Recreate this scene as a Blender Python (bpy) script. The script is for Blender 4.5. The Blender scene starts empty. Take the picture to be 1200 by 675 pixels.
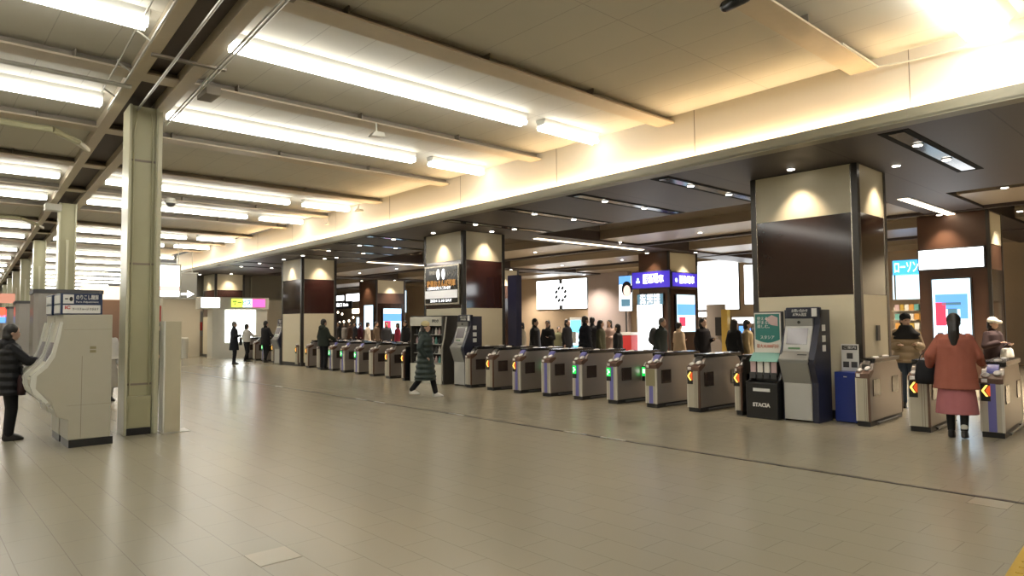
import bpy, bmesh, math, random
from mathutils import Vector, Matrix
random.seed(7)
S = bpy.context.scene
COL = S.collection
PI = math.pi
R = math.radians

# ------------------------------------------------------------------ camera frame
F = 792.0; YAW = -0.8371; PITCH = 0.0506; ROLL = -0.0085; CH = 1.6
def cam_basis():
    cy, sy = math.cos(YAW), math.sin(YAW); cp, sp = math.cos(PITCH), math.sin(PITCH); cr, sr = math.cos(ROLL), math.sin(ROLL)
    f = Vector((cp*sy, cp*cy, sp)); rt = Vector((cy, -sy, 0)); up = rt.cross(f)
    return rt*cr + up*sr, -rt*sr + up*cr, f
RT, UP, FW = cam_basis()
def at(x, y, axis, val):
    d = RT*((x-600)/F) + UP*((337.5-y)/F) + FW
    o = Vector((0, 0, CH)); t = (val - o[axis]) / d[axis]
    return o + d*t
def fl(x, y): return at(x, y, 2, 0)

# ------------------------------------------------------------------ materials
MATS = {}
def mat(name, col, rough=0.5, metal=0.0, spec=0.5, noise=0.0, nscale=8.0, emit=None, estr=0.0, coat=0.0, bump=0.0, bscale=60.0, alpha=1.0):
    if name in MATS: return MATS[name]
    m = bpy.data.materials.new(name); m.use_nodes = True
    nt = m.node_tree; b = nt.nodes['Principled BSDF']
    c = (col[0], col[1], col[2], 1)
    b.inputs['Base Color'].default_value = c
    b.inputs['Roughness'].default_value = rough
    b.inputs['Metallic'].default_value = metal
    b.inputs['Specular IOR Level'].default_value = spec
    b.inputs['Coat Weight'].default_value = coat
    b.inputs['Coat Roughness'].default_value = 0.08
    tc = nt.nodes.new('ShaderNodeTexCoord')
    n = nt.nodes.new('ShaderNodeTexNoise'); n.inputs['Scale'].default_value = nscale; n.inputs['Detail'].default_value = 4
    nt.links.new(tc.outputs['Object'], n.inputs['Vector'])
    amt = noise if noise else 0.03
    mr = nt.nodes.new('ShaderNodeMapRange'); mr.inputs['To Min'].default_value = 1-amt; mr.inputs['To Max'].default_value = 1+amt
    nt.links.new(n.outputs['Fac'], mr.inputs['Value'])
    mx = nt.nodes.new('ShaderNodeVectorMath'); mx.operation = 'SCALE'; mx.inputs[0].default_value = col
    nt.links.new(mr.outputs['Result'], mx.inputs['Scale'])
    nt.links.new(mx.outputs['Vector'], b.inputs['Base Color'])
    if bump:
        n2 = nt.nodes.new('ShaderNodeTexNoise'); n2.inputs['Scale'].default_value = bscale
        nt.links.new(tc.outputs['Object'], n2.inputs['Vector'])
        bp = nt.nodes.new('ShaderNodeBump'); bp.inputs['Strength'].default_value = bump; bp.inputs['Distance'].default_value = 0.01
        nt.links.new(n2.outputs['Fac'], bp.inputs['Height']); nt.links.new(bp.outputs['Normal'], b.inputs['Normal'])
    if emit:
        b.inputs['Emission Color'].default_value = (emit[0], emit[1], emit[2], 1)
        b.inputs['Emission Strength'].default_value = estr
    if alpha < 1: b.inputs['Alpha'].default_value = alpha
    MATS[name] = m
    return m
def emi(name, col, strength):
    return mat(name, (col[0]*.5, col[1]*.5, col[2]*.5), 0.4, emit=col, estr=strength)

def grid_mat(name, col, joint, sx, sy, mortar, rough, offset=0.0, var=0.04, spec=0.5, bump=0.0, rough_noise=0.0, axes='XY'):
    m = bpy.data.materials.new(name); m.use_nodes = True
    nt = m.node_tree; b = nt.nodes['Principled BSDF']
    tc = nt.nodes.new('ShaderNodeTexCoord')
    vec = tc.outputs['Object']
    if axes != 'XY':
        sp = nt.nodes.new('ShaderNodeSeparateXYZ'); cb = nt.nodes.new('ShaderNodeCombineXYZ')
        nt.links.new(vec, sp.inputs[0]); nt.links.new(sp.outputs[axes[0]], cb.inputs[0]); nt.links.new(sp.outputs[axes[1]], cb.inputs[1])
        vec = cb.outputs[0]
    br = nt.nodes.new('ShaderNodeTexBrick')
    br.offset = offset; br.squash = 1.0
    br.inputs['Scale'].default_value = 1.0
    br.inputs['Brick Width'].default_value = sx; br.inputs['Row Height'].default_value = sy
    br.inputs['Mortar Size'].default_value = mortar; br.inputs['Mortar Smooth'].default_value = 0.3
    br.inputs['Color1'].default_value = (*[c*(1-var) for c in col], 1)
    br.inputs['Color2'].default_value = (*[c*(1+var) for c in col], 1)
    br.inputs['Mortar'].default_value = (*joint, 1)
    nt.links.new(vec, br.inputs['Vector'])
    n = nt.nodes.new('ShaderNodeTexNoise'); n.inputs['Scale'].default_value = 0.6; n.inputs['Detail'].default_value = 5
    nt.links.new(tc.outputs['Object'], n.inputs['Vector'])
    mr = nt.nodes.new('ShaderNodeMapRange'); mr.inputs['To Min'].default_value = 0.965; mr.inputs['To Max'].default_value = 1.035
    nt.links.new(n.outputs['Fac'], mr.inputs['Value'])
    mx = nt.nodes.new('ShaderNodeVectorMath'); mx.operation = 'SCALE'
    nt.links.new(br.outputs['Color'], mx.inputs[0]); nt.links.new(mr.outputs['Result'], mx.inputs['Scale'])
    nt.links.new(mx.outputs['Vector'], b.inputs['Base Color'])
    b.inputs['Roughness'].default_value = rough
    b.inputs['Specular IOR Level'].default_value = spec
    if rough_noise:
        n3 = nt.nodes.new('ShaderNodeTexNoise'); n3.inputs['Scale'].default_value = 2.5; n3.inputs['Detail'].default_value = 3
        nt.links.new(tc.outputs['Object'], n3.inputs['Vector'])
        m3 = nt.nodes.new('ShaderNodeMapRange'); m3.inputs['To Min'].default_value = rough-rough_noise; m3.inputs['To Max'].default_value = rough+rough_noise
        nt.links.new(n3.outputs['Fac'], m3.inputs['Value']); nt.links.new(m3.outputs['Result'], b.inputs['Roughness'])
    if bump:
        bp = nt.nodes.new('ShaderNodeBump'); bp.inputs['Strength'].default_value = bump; bp.inputs['Distance'].default_value = 0.004; bp.invert = True
        nt.links.new(br.outputs['Fac'], bp.inputs['Height']); nt.links.new(bp.outputs['Normal'], b.inputs['Normal'])
    MATS[name] = m
    return m

M = {}
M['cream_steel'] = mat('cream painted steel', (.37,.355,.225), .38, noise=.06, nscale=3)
M['cream_side'] = mat('lit cream flange', (.50,.485,.35), .3)  # lighter cream paints in the light the column flanges catch
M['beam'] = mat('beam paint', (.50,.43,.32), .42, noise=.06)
M['beam_web'] = mat('beam web', (.22,.19,.15), .6, noise=.06)  # beam sides coloured darker to paint in their shade; reused for joint lines
M['recess_shade'] = mat('dark plate', (.075,.055,.045), .6)  # dark tone stands in for the shade between the girder rails
M['grey_metal'] = mat('grey conduit', (.42,.41,.36), .35, .4)
M['cove'] = mat('cream cove wall', (.66,.60,.50), .65, noise=.03, nscale=1.5)
M['trim'] = mat('olive trim', (.22,.205,.145), .5)
M['housing'] = mat('white lamp housing', (.6,.6,.56), .4)
M['tube'] = emi('fluorescent tube', (1.0,.965,.88), 7.6)
M['cove_strip'] = emi('cove strip', (1.0,.74,.45), 26.0)
M['lens'] = emi('downlight lens', (1.0,.93,.8), 7.0)
M['ring'] = mat('downlight ring', (.5,.48,.45), .3, .5)
M['warm_strip'] = emi('warm strip', (1.0,.82,.6), 3.0)
M['pil_cream'] = mat('pillar cream panel', (.60,.55,.41), .42, noise=.03)
M['pil_dark'] = mat('oxblood gloss panel', (.042,.016,.014), .07, spec=.6, coat=.6)
M['pil_brown'] = mat('brown gloss panel', (.022,.011,.008), .1, spec=.4, coat=.15)
M['post'] = mat('bronze corner post', (.06,.056,.052), .3, .6)
M['edge'] = mat('bright edge trim', (.55,.5,.42), .25, .8)
M['black'] = mat('black plastic', (.014,.014,.015), .3)
M['dkgrey'] = mat('dark grey', (.05,.05,.052), .4)
M['steel'] = mat('brushed stainless', (.34,.31,.285), .36, .7, noise=.06, nscale=2)
M['gate_front'] = mat('gate front cream', (.47,.44,.36), .35, .25)
M['gate_edge'] = mat('gate edge light', (.62,.6,.54), .3, .3)
M['gate_brown'] = mat('gate brown head', (.11,.06,.042), .3)
M['smoke'] = mat('smoked window', (.035,.024,.02), .12)
M['gate_rail'] = mat('gate black rail', (.012,.011,.012), .2)
M['purple'] = mat('periwinkle strip', (.15,.15,.42), .35)
M['khaki'] = mat('khaki panel', (.26,.23,.13), .45)
M['pad'] = mat('white reader pad', (.75,.72,.7), .3)
M['orange_led'] = emi('orange led', (.9,.12,.02), .3)
M['yellow_led'] = emi('yellow led', (1.0,.60,.10), 1.1)
M['green_led'] = emi('green led', (.01,.8,.10), .5)
M['white_led'] = emi('white led', (1,1,1), 1.1)
M['screen_white'] = emi('white screen', (.93,.97,1.0), 2.3)
M['screen_cyan'] = emi('cyan screen', (.12,.62,.95), 1.2)
M['screen_blue'] = emi('blue screen', (.1,.28,.75), .9)
M['screen_pale'] = emi('pale blue screen', (.55,.8,.95), 1.1)
M['screen_red'] = emi('red screen', (.8,.04,.08), .9)
M['screen_dark'] = emi('dark teal screen', (.1,.22,.3), .5)
M['skyblue'] = emi('lit blue sign', (.05,.33,.85), 1.1)
M['purple_sign'] = emi('lit violet sign', (.06,.035,.5), .5)
M['pink_led'] = emi('pale pink screen', (.95,.45,.4), .9)
M['lime_led'] = emi('lime lit', (.55,.8,.08), 1.0)
M['magenta_led'] = emi('magenta lit', (.8,.1,.35), 1.0)
M['led_red'] = emi('red led board', (1.0,.06,.03), 1.6)
M['white_paint'] = mat('white enamel', (.58,.57,.50), .3)
M['white_mach'] = mat('cream machine enamel', (.42,.40,.32), .38)
M['white_gloss'] = mat('white gloss front', (.66,.66,.6), .22)
M['cream_wall'] = mat('cream wall', (.50,.46,.36), .6, noise=.03)
M['beige_wall'] = mat('beige wall', (.36,.28,.2), .55, noise=.04)
M['lilac_wall'] = mat('lilac grey wall', (.34,.29,.29), .5)
M['wood'] = mat('dark brown wood', (.085,.042,.026), .35, noise=.15, nscale=3)
M['sign_navy'] = mat('navy sign face', (.02,.035,.09), .3)
M['sign_white'] = mat('sign white', (.7,.7,.68), .35)
M['red'] = mat('red sign', (.5,.03,.03), .4)
M['blue_box'] = mat('royal blue panel', (.015,.035,.23), .38)
M['atm_silver'] = mat('kiosk silver', (.27,.27,.255), .32, .35)
M['atm_white'] = mat('kiosk white', (.42,.42,.40), .3)
M['atm_navy'] = mat('kiosk navy', (.018,.02,.038), .3)
M['scr_grey'] = mat('kiosk screen', (.10,.09,.085), .15, emit=(.3,.26,.26), estr=.12)
M['teal'] = mat('teal poster', (.03,.19,.17), .4)
M['mint'] = mat('mint shelf', (.14,.36,.32), .4)
M['paper'] = mat('paper', (.7,.68,.62), .5)
M['pinkpaper'] = mat('pink leaflet', (.55,.4,.4), .5)
M['orange_txt'] = emi('orange lettering', (.7,.33,.07), .2)
M['poster_black'] = mat('poster black', (.025,.023,.02), .15)
M['glass_dark'] = mat('dark reflective glass', (.2,.19,.155), .22, .3)
M['glass'] = mat('clear glass pane', (.6,.65,.62), .03, alpha=.25)
M['drain'] = mat('drain channel', (.055,.045,.035), .45)
M['drain_shine'] = mat('steel drain insert', (.9,.9,.88), .3, .9)
M['yellow'] = mat('tactile yellow', (.45,.29,.04), .5)
M['skin'] = mat('skin', (.50,.32,.23), .5)
M['hair'] = mat('black hair', (.012,.010,.009), .45)
M['hairgrey'] = mat('grey hair', (.16,.15,.14), .5)
M['shoe'] = mat('black shoe', (.015,.014,.013), .4)
M['shoew'] = mat('white shoe', (.6,.58,.54), .5)
M['gold'] = mat('yellow door edge', (.45,.3,.05), .5)
M['vend_dark'] = mat('charcoal cabinet', (.035,.032,.028), .4)
M['brush_panel'] = mat('grey laminate cladding', (.30,.28,.26), .22, .15)

# ------------------------------------------------------------------ mesh builder
class MB:
    def __init__(s): s.v = []; s.f = []
    def box(s, x0, x1, y0, y1, z0, z1, ch=0.0):
        if x0 > x1: x0, x1 = x1, x0
        if y0 > y1: y0, y1 = y1, y0
        if z0 > z1: z0, z1 = z1, z0
        if ch > 0:
            c = min(ch, (x1-x0)*.45, (y1-y0)*.45)
            pts = [(x0+c,y0),(x1-c,y0),(x1,y0+c),(x1,y1-c),(x1-c,y1),(x0+c,y1),(x0,y1-c),(x0,y0+c)]
            return s.prism(pts, z0, z1)
        b = len(s.v)
        s.v += [(x0,y0,z0),(x1,y0,z0),(x1,y1,z0),(x0,y1,z0),(x0,y0,z1),(x1,y0,z1),(x1,y1,z1),(x0,y1,z1)]
        s.f += [(b,b+3,b+2,b+1),(b+4,b+5,b+6,b+7),(b,b+1,b+5,b+4),(b+1,b+2,b+6,b+5),(b+2,b+3,b+7,b+6),(b+3,b,b+4,b+7)]
        return s
    def prism(s, pts, a0, a1, axis='z'):
        # pts is a polygon in the other two axes; axis x: (y,z), y: (x,z), z: (x,y)
        n = len(pts); b = len(s.v)
        for a in (a0, a1):
            for p in pts:
                s.v.append({'z': (p[0], p[1], a), 'x': (a, p[0], p[1]), 'y': (p[0], a, p[1])}[axis])
        area = sum(pts[i][0]*pts[(i+1)%n][1]-pts[(i+1)%n][0]*pts[i][1] for i in range(n))
        flip = (area < 0) ^ (axis == 'y') ^ (a1 < a0)
        fs = [tuple(range(b+n-1, b-1, -1)), tuple(range(b+n, b+2*n))]
        fs += [(b+i, b+(i+1)%n, b+n+(i+1)%n, b+n+i) for i in range(n)]
        if flip: fs = [tuple(reversed(f)) for f in fs]
        s.f += fs
        return s
    def tube(s, p0, p1, r0, r1=None, n=10, cap=True):
        r1 = r0 if r1 is None else r1
        p0 = Vector(p0); p1 = Vector(p1); d = (p1-p0).normalized()
        a = Vector((0,0,1)) if abs(d.z) < .9 else Vector((1,0,0))
        u = d.cross(a).normalized(); w = d.cross(u)
        b = len(s.v)
        for p, r in ((p0, r0), (p1, r1)):
            for i in range(n):
                t = 2*PI*i/n; q = p + u*(r*math.cos(t)) + w*(r*math.sin(t)); s.v.append(tuple(q))
        s.f += [(b+i, b+n+i, b+n+(i+1)%n, b+(i+1)%n) for i in range(n)]
        if cap: s.f += [tuple(range(b, b+n)), tuple(range(b+2*n-1, b+n-1, -1))]
        return s
    def path(s, pts, r, n=8):
        for a, c in zip(pts, pts[1:]): s.tube(a, c, r, r, n)
        return s
    def ell(s, c, r, nu=14, nv=9, rz=0.0, top=1.0, rx=0.0):
        b = len(s.v); mtx = Matrix.Rotation(rz, 3, 'Z') @ Matrix.Rotation(rx, 3, 'X')
        for j in range(nv+1):
            ph = -PI/2 + PI*j/nv
            for i in range(nu):
                th = 2*PI*i/nu
                q = mtx @ Vector((r[0]*math.cos(ph)*math.cos(th), r[1]*math.cos(ph)*math.sin(th), r[2]*math.sin(ph)))
                s.v.append((c[0]+q.x, c[1]+q.y, c[2]+q.z))
        for j in range(nv):
            for i in range(nu):
                s.f.append((b+j*nu+i, b+j*nu+(i+1)%nu, b+(j+1)*nu+(i+1)%nu, b+(j+1)*nu+i))
        return s
    def loft(s, rings, n=20, phase=0):
        # rings: (cx, cy, z, rx, ry)
        b = len(s.v)
        for (cx, cy, z, rx, ry) in rings:
            for i in range(n):
                t = 2*PI*i/n + phase; s.v.append((cx+rx*math.cos(t), cy+ry*math.sin(t), z))
        for j in range(len(rings)-1):
            for i in range(n):
                s.f.append((b+j*n+i, b+j*n+(i+1)%n, b+(j+1)*n+(i+1)%n, b+(j+1)*n+i))
        s.f.append(tuple(range(b+n-1, b-1, -1))); m = b+(len(rings)-1)*n; s.f.append(tuple(range(m, m+n)))
        return s
    def cap(s, p0, p1, r0, r1):
        s.tube(p0, p1, r0, r1, 12, True); s.ell(p0, (r0, r0, r0), 12, 8); s.ell(p1, (r1, r1, r1), 12, 8); return s
    def mesh(s, name):
        me = bpy.data.meshes.new(name); me.from_pydata(s.v, [], s.f); me.update(); return me
    def build(s, name, m, parent=None, bevel=0.0, smooth=False, loc=None, rz=None):
        me = s.mesh(name)
        bm = bmesh.new(); bm.from_mesh(me); bmesh.ops.recalc_face_normals(bm, faces=bm.faces); bm.to_mesh(me); bm.free()
        o = bpy.data.objects.new(name, me); COL.objects.link(o)
        if m: me.materials.append(m)
        if parent: o.parent = parent
        if loc: o.location = loc
        if rz is not None: o.rotation_euler.z = rz
        if bevel:
            md = o.modifiers.new('bevel', 'BEVEL'); md.width = bevel; md.segments = 2; md.limit_method = 'ANGLE'
        if smooth:
            for p in me.polygons: p.use_smooth = True
        return o

USED = set()
def tag(o, label, cat, group=None):
    o['label'] = label; o['category'] = cat
    if group: o['group'] = group
    return o
def empty(name, loc, rz=0.0, label=None, cat=None, group=None):
    o = bpy.data.objects.new(name, None); COL.objects.link(o); o.empty_display_size = .1
    o.location = loc; o.rotation_euler.z = rz
    if label: tag(o, label, cat, group)
    return o
def struct(name, mb, m, **k):
    o = mb.build(name, m, **k); o['kind'] = 'structure'; return o
def B(*a, **k): return MB().box(*a, **k)

_font = None
def text(name, body, size, loc, rot, m, parent=None, ext=0.003, align='CENTER', width=None, bold=0.0, top='CENTER'):
    c = bpy.data.curves.new(name, 'FONT'); c.body = body; c.size = size; c.extrude = ext
    c.align_x = align; c.align_y = top; c.offset = bold; c.resolution_u = 2
    o = bpy.data.objects.new(name, c); COL.objects.link(o)
    bpy.context.view_layer.update()
    if width:
        w = o.dimensions.x
        sc = width/w if w > 0 else 1
    dg = bpy.context.evaluated_depsgraph_get()
    me = bpy.data.meshes.new_from_object(o.evaluated_get(dg))
    bpy.data.objects.remove(o); bpy.data.curves.remove(c)
    if width:
        for v in me.vertices: v.co.x *= sc
    me.materials.clear(); me.materials.append(m)
    n = bpy.data.objects.new(name, me); COL.objects.link(n)
    n.rotation_euler = rot; n.location = loc
    if parent: n.parent = parent
    return n
FY = (PI/2, 0, 0)            # lettering that faces -Y
FX = (PI/2, 0, PI/2)         # lettering that faces +X

# ================================================================== SETTING
ordn = ['first','second','third','fourth','fifth','sixth','seventh','eighth','ninth','tenth','eleventh','twelfth','thirteenth','fourteenth','fifteenth','sixteenth','seventeenth','eighteenth','nineteenth','twentieth']
M['floor'] = grid_mat('beige stone tile floor', (.275,.248,.182), (.19,.17,.125), .6, .3, .003, .27, offset=.5, var=.012, spec=.5, bump=.05)
M['ceil'] = grid_mat('grey ceiling panels', (.54,.52,.45), (.38,.36,.31), 3.2, .6, .006, .7, offset=0.0, var=.015)
M['soffit'] = grid_mat('dark umber soffit panels', (.058,.047,.047), (.018,.015,.015), 2.1, 9.0, .012, .52, var=.03, spec=.25)

fo = struct('floor', B(-80, 8, -9, 32, -.1, 0), M['floor'])
struct('ceiling', B(-81.6, 6.4, -9, 9.75, 5.05, 5.15), M['ceil'], loc=(1.6,0,0))
def YF(X): return 9.33 + .018*(-X-1.75)
mb = MB(); mb.prism([(8, YF(8)+.14), (-36.2, YF(-36.2)+.14), (-36.2, YF(-36.2)+.3), (8, YF(8)+.3)], 4.13, 5.06)
struct('wall_cove', mb, M['cove'])
mb = MB(); mb.prism([(8, YF(8)), (-36.2, YF(-36.2)), (-36.2, YF(-36.2)+.035), (8, YF(8)+.035)], 4.1, 4.255)
mb.prism([(8, YF(8)), (-36.2, YF(-36.2)), (-36.2, YF(-36.2)+.22), (8, YF(8)+.22)], 4.09, 4.13)
struct('trim_1', mb, M['trim'])
# the soffit over the ticket gates
mb = MB(); mb.prism([(8, YF(8)+.2), (8, 15.4), (-6.05, 15.4), (-6.05, 13.4), (-36.2, 13.4), (-36.2, YF(-36.2)+.2)], 4.1, 4.35)
struct('ceiling_soffit', mb, M['soffit'])
mb = MB()
for k in range(10):
    x = 4.9-k*3.2-1.4; mb.box(x, x+.008, YF(x)+.134, YF(x)+.142, 4.13, 5.05); mb.box(x, x+.008, YF(x)-.002, YF(x)+.002, 4.1, 4.255)
struct('trim_9', mb, M['beam_web'])
# cove lamp along the ledge
t = empty('cove_light', (-14, YF(-14)+.09, 4.14), 0, 'warm continuous light strip hidden in the ledge of the cream cove wall', 'light')
mb = MB(); mb.prism([(8+14, YF(8)-YF(-14)-.045), (-36.2+14, YF(-36.2)-YF(-14)-.045), (-36.2+14, YF(-36.2)-YF(-14)-.02), (8+14, YF(8)-YF(-14)-.02)], 0, .09)
mb.build('lamp_strip', M['cove_strip'], t)
# ledge edge of inner soffit
# ceiling beyond the gates: glossy metal panels and beige bands
M['gloss_ceil'] = grid_mat('polished bronze ceiling panels', (.45,.39,.33), (.05,.04,.03), 1.2, 3.0, .01, .09, var=.06, spec=.6)
MATS['polished bronze ceiling panels'].node_tree.nodes['Principled BSDF'].inputs['Metallic'].default_value = .75
struct('ceiling_inner', B(-80, 8, 13.3, 32, 4.45, 4.55), M['gloss_ceil'])
M['band'] = mat('taupe ceiling band', (.27,.22,.165), .4)
mb = MB()
for y0, y1 in ((16.4, 18.4), (21.4, 23.6), (26.0, 28.2)): mb.box(-80, 8, y0, y1, 4.2, 4.46)
struct('trim_2', mb, M['band'])
mb = MB()
for y0 in (18.4, 23.6): mb.box(-80, 8, y0, y0+.1, 4.12, 4.46)
for x0 in (-34.4, -24.6, -14.75, -4.95): mb.box(x0-.45, x0+.75, 13.4, 28, 4.14, 4.46)
struct('trim_3', mb, M['soffit'])
# walls round the place
struct('wall_back', B(-80, 8, 28.2, 28.5, 0, 4.5), M['beige_wall'])
struct('wall_far', B(-80.2, -80, -9, 14, 0, 5.2), M['cream_wall'])
struct('wall_near', B(8, 8.2, -9, 32, 0, 5.2), M['cream_wall'])
struct('wall_left', B(-80, 8, -9.2, -9, 0, 5.2), M['cream_wall'])
struct('wall_hall', B(-80, -37.5, 13.8, 14, 0, 5.1), M['cream_wall'])
mb = MB(); mb.box(-36.5, -36.2, 9.5, 11.25, 0, 2.95); mb.box(-36.5, -36.2, 12.6, 16.5, 0, 2.95); mb.box(-36.5, -36.2, 11.25, 12.6, 2.3, 2.95)
struct('wall_end', mb, M['cream_wall'])
struct('wall_service', B(-38.2, -38.0, 10.6, 13.2, 0, 2.9), mat('grey service wall', (.33,.31,.27), .5))
mb = MB(); mb.box(-36.5, -36.25, 10.0, 16.5, 2.95, 4.3)
struct('window_1', mb, M['glass_dark'])
mb = MB()
for y in (10.0, 11.8, 13.8, 16.2): mb.box(-36.27, -36.2, y, y+.06, 2.95, 4.12)
mb.box(-36.27, -36.19, 9.5, 16.5, 2.9, 2.97)
struct('trim_4', mb, M['trim'])
# floor channel and inserts
mb = MB(); mb.box(-36, 6, 7.20, 7.25, 0, .004)
struct('trim_5', mb, M['drain'])
mb = MB()
for x in (-13.0, -12.25, -9.7, -6.2, -6.9, -1.25, -17.2, -21.0): mb.box(x, x+.42, 7.205, 7.245, .004, .007)
struct('trim_6', mb, M['drain_shine'])
mb = MB()
for (x, y) in ((-4.8, 1.8), (-1.8, 6.9), (-1.5, 8.1)): mb.box(x+.01, x+.3, y, y+.29, 0, .003)
struct('trim_7', mb, mat('pale replacement tile', (.335,.30,.222), .27))
# yellow tactile strip at the bottom right corner
p0 = fl(1178, 675); p1 = fl(1200, 640)
d = (p1-p0).normalized(); nn = Vector((d.y, -d.x, 0))
a = p0 - d*2.2; b2 = p1 + d*3
mb = MB(); mb.prism([(a.x, a.y), (b2.x, b2.y), (b2.x+nn.x*.3, b2.y+nn.y*.3), (a.x+nn.x*.3, a.y+nn.y*.3)], 0, .005)
for k in range(40):
    for j in range(3):
        q = a + d*(.1+k*.13) + nn*(.06+j*.09); mb.box(q.x-.02, q.x+.02, q.y-.02, q.y+.02, .005, .010)
struct('trim_8', mb, M['yellow'])

# ================================================================== CEILING STEEL
beams = [3.0, -.25, -3.45, -6.65, -9.9, -13.1, -16.25, -19.45, -22.65, -25.9, -29.1, -32.3]
for i, x in enumerate(beams):
    yend = YF(x)+.14
    lab = ('cream steel ceiling beam over the hall, %s from the right' % ordn[i-1]) if i > 0 else 'cream steel ceiling beam behind the right edge of the photo'
    t = empty('ceiling_beam', (x, 2, 4.92), 0, lab, 'beam', 'steel beams across the hall ceiling')
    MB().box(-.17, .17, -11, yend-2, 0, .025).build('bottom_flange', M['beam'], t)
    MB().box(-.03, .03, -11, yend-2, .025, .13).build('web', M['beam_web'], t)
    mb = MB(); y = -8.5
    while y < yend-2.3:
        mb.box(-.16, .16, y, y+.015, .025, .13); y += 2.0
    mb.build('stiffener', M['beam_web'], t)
for i, x in enumerate([-37.0+.0, -41.5, -46, -50.5, -55, -60, -66, -72]):
    t = empty('ceiling_beam', (x, 2, 4.92), 0, 'cream steel ceiling beam in the far distance, %s beyond the end of the cove wall' % ordn[i], 'beam', 'steel beams across the hall ceiling')
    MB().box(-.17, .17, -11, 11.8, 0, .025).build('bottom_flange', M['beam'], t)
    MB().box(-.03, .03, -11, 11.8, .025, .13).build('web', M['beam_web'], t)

def sp_y(X): return 2.65 + .0602*(-11.1-X)
SPA = math.atan(-.0602)
# main girder over the columns, in its own frame: local x runs along the row
t = empty('steel_girder', (-11.1, 2.65, 4.90), SPA, 'long twin steel girder running over the row of cream columns', 'girder')
MB().box(-62, 13, -.42, -.27, 0, .15).build('girder_rail', M['beam'], t)
MB().box(-62, 13, .14, .31, -.01, .15).build('girder_rail', M['beam'], t)
MB().box(-62, 13, -.27, .16, .135, .15).build('shade_plate', M['recess_shade'], t)  # dark sheet painting the shade of the recess between the rails
k = 0
for x in (2.2, 4.6, 6.2, 8.4, 10.5):
    MB().box(x, x+.07, -.36, .50, -.03, 0).build('cross_bracket', M['beam_web'], t)
t = empty('cable_ladder', (-11.1, 2.65, 4.80), SPA, 'thin steel cable ladder hung along the near side of the twin girder', 'cable rack')
MB().tube((-.3, -.47, .03), (13, -.47, .03), .014).build('ladder_rail', M['grey_metal'], t)
MB().tube((.2, -.62, .12), (13, -.62, .12), .011).build('ladder_rail', M['grey_metal'], t)
for x in (.4, 1.6, 2.8, 4.0, 5.2, 6.4):
    MB().path([(x, -.47, .03), (x, -.62, .12), (x, -.62, .16)], .012, 6).build('rung', M['grey_metal'], t)
t = empty('conduit', (-11.1, 2.65, 4.81), SPA, 'straight steel conduit running under the middle of the twin girder', 'pipe')
MB().path([(-.1, -.12, .02), (13, -.12, .02)], .018).build('pipe_run', M['grey_metal'], t)
t = empty('conduit', (-11.1, 2.65, 4.79), SPA, 'pair of thin conduits along the gate side of the twin girder', 'pipe')
MB().tube((-.6, .33, 0), (13, .33, 0), .012).build('pipe_run', M['grey_metal'], t)
MB().tube((-.6, .39, .02), (13, .39, .02), .012).build('pipe_run', M['grey_metal'], t)
# cream trunking arm bending down to the girder (left)
tr = MB().path([(-13.2, -3, 4.83), (-13.2, 1.75, 4.83), (-13.5, 2.15, 4.76), (-14.0, 2.38, 4.76)], .055, 8)
tag(tr.build('cable_trunking', M['cream_steel']), 'cream trunking arm with a bend joining the girder left of the nearest column', 'trunking')
tr = MB().path([(-24.4, -2, 4.8), (-24.4, 2.5, 4.8), (-25.0, 3.0, 4.7), (-25.6, 3.2, 4.7)], .05, 8)
tag(tr.build('cable_trunking', M['cream_steel']), 'smaller cream trunking arm bending to the girder behind the second column', 'trunking')
tr = MB().path([(-10.05, -3, 4.80), (-10.05, 2.2, 4.80)], .03, 8)
tag(tr.build('conduit', M['grey_metal']), 'pale conduit clipped under the ceiling beam left of the nearest column', 'pipe')

# columns --------------------------------------------------------
cols = [(-11.1, 2.62), (-21.3, 3.22), (-31.2, 3.84), (-40.4, 4.42), (-49.5, 4.98), (-57, 5.42), (-66, 5.95)]
cl = ['nearest cream steel column with a boxed base and conduits','second cream steel column from the front, rising behind grey cladding','third cream steel column in the row','fourth cream steel column in the row','fifth cream steel column in the row','sixth cream steel column in the row, far away','seventh and farthest cream steel column in the row']
for i, (x, y) in enumerate(cols):
    t = empty('column', (x, y, 0), SPA, cl[i], 'column', 'cream steel columns')
    top = 4.89
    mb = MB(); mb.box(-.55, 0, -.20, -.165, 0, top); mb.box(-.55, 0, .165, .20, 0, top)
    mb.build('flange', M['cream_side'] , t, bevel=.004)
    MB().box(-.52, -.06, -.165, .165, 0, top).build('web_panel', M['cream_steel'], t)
    if i == 0:
        MB().box(-.08, -.005, -.163, .15, .1, .56).build('base_panel', M['cream_steel'], t, bevel=.004)
        MB().box(-.08, .0, -.163, .15, 0, .1).build('kick_plate', M['black'], t)
        mb = MB()
        for z in (.72, 2.5, 4.05): mb.box(-.06, -.05, -.163, .163, z, z+.03)
        mb.build('joint_band', M['beam_web'], t)
        for yy in (-.13, .12):
            MB().path([(-.035, yy, .58 if yy > 0 else .58), (-.035, yy, 4.5), (.0, yy*.7, 4.78)], .009, 6).build('cable_conduit', M['cream_steel'], t)
        MB().path([(-.03, .22, 3.6), (-.03, .22, 4.8)], .02, 8).build('downpipe', M['cream_steel'], t)
        MB().box(-.1, .03, .18, .24, .0, 4.84).build('side_trunking', M['cream_side'], t)
    else:
        MB().box(-.05, .0, -.03, .03, .0, 3.9).build('cable_cover', M['cream_side'], t)
        if i < 5:
            mb = MB(); mb.box(-1.2, .4, -.72, .80, 0, 2.45, ch=.1); mb.build('grey_cladding', M['brush_panel'], t, bevel=.01)
            MB().box(-1.22, .42, -.74, .82, 2.45, 2.55, ch=.1).build('cladding_cap', M['dkgrey'], t)
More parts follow.
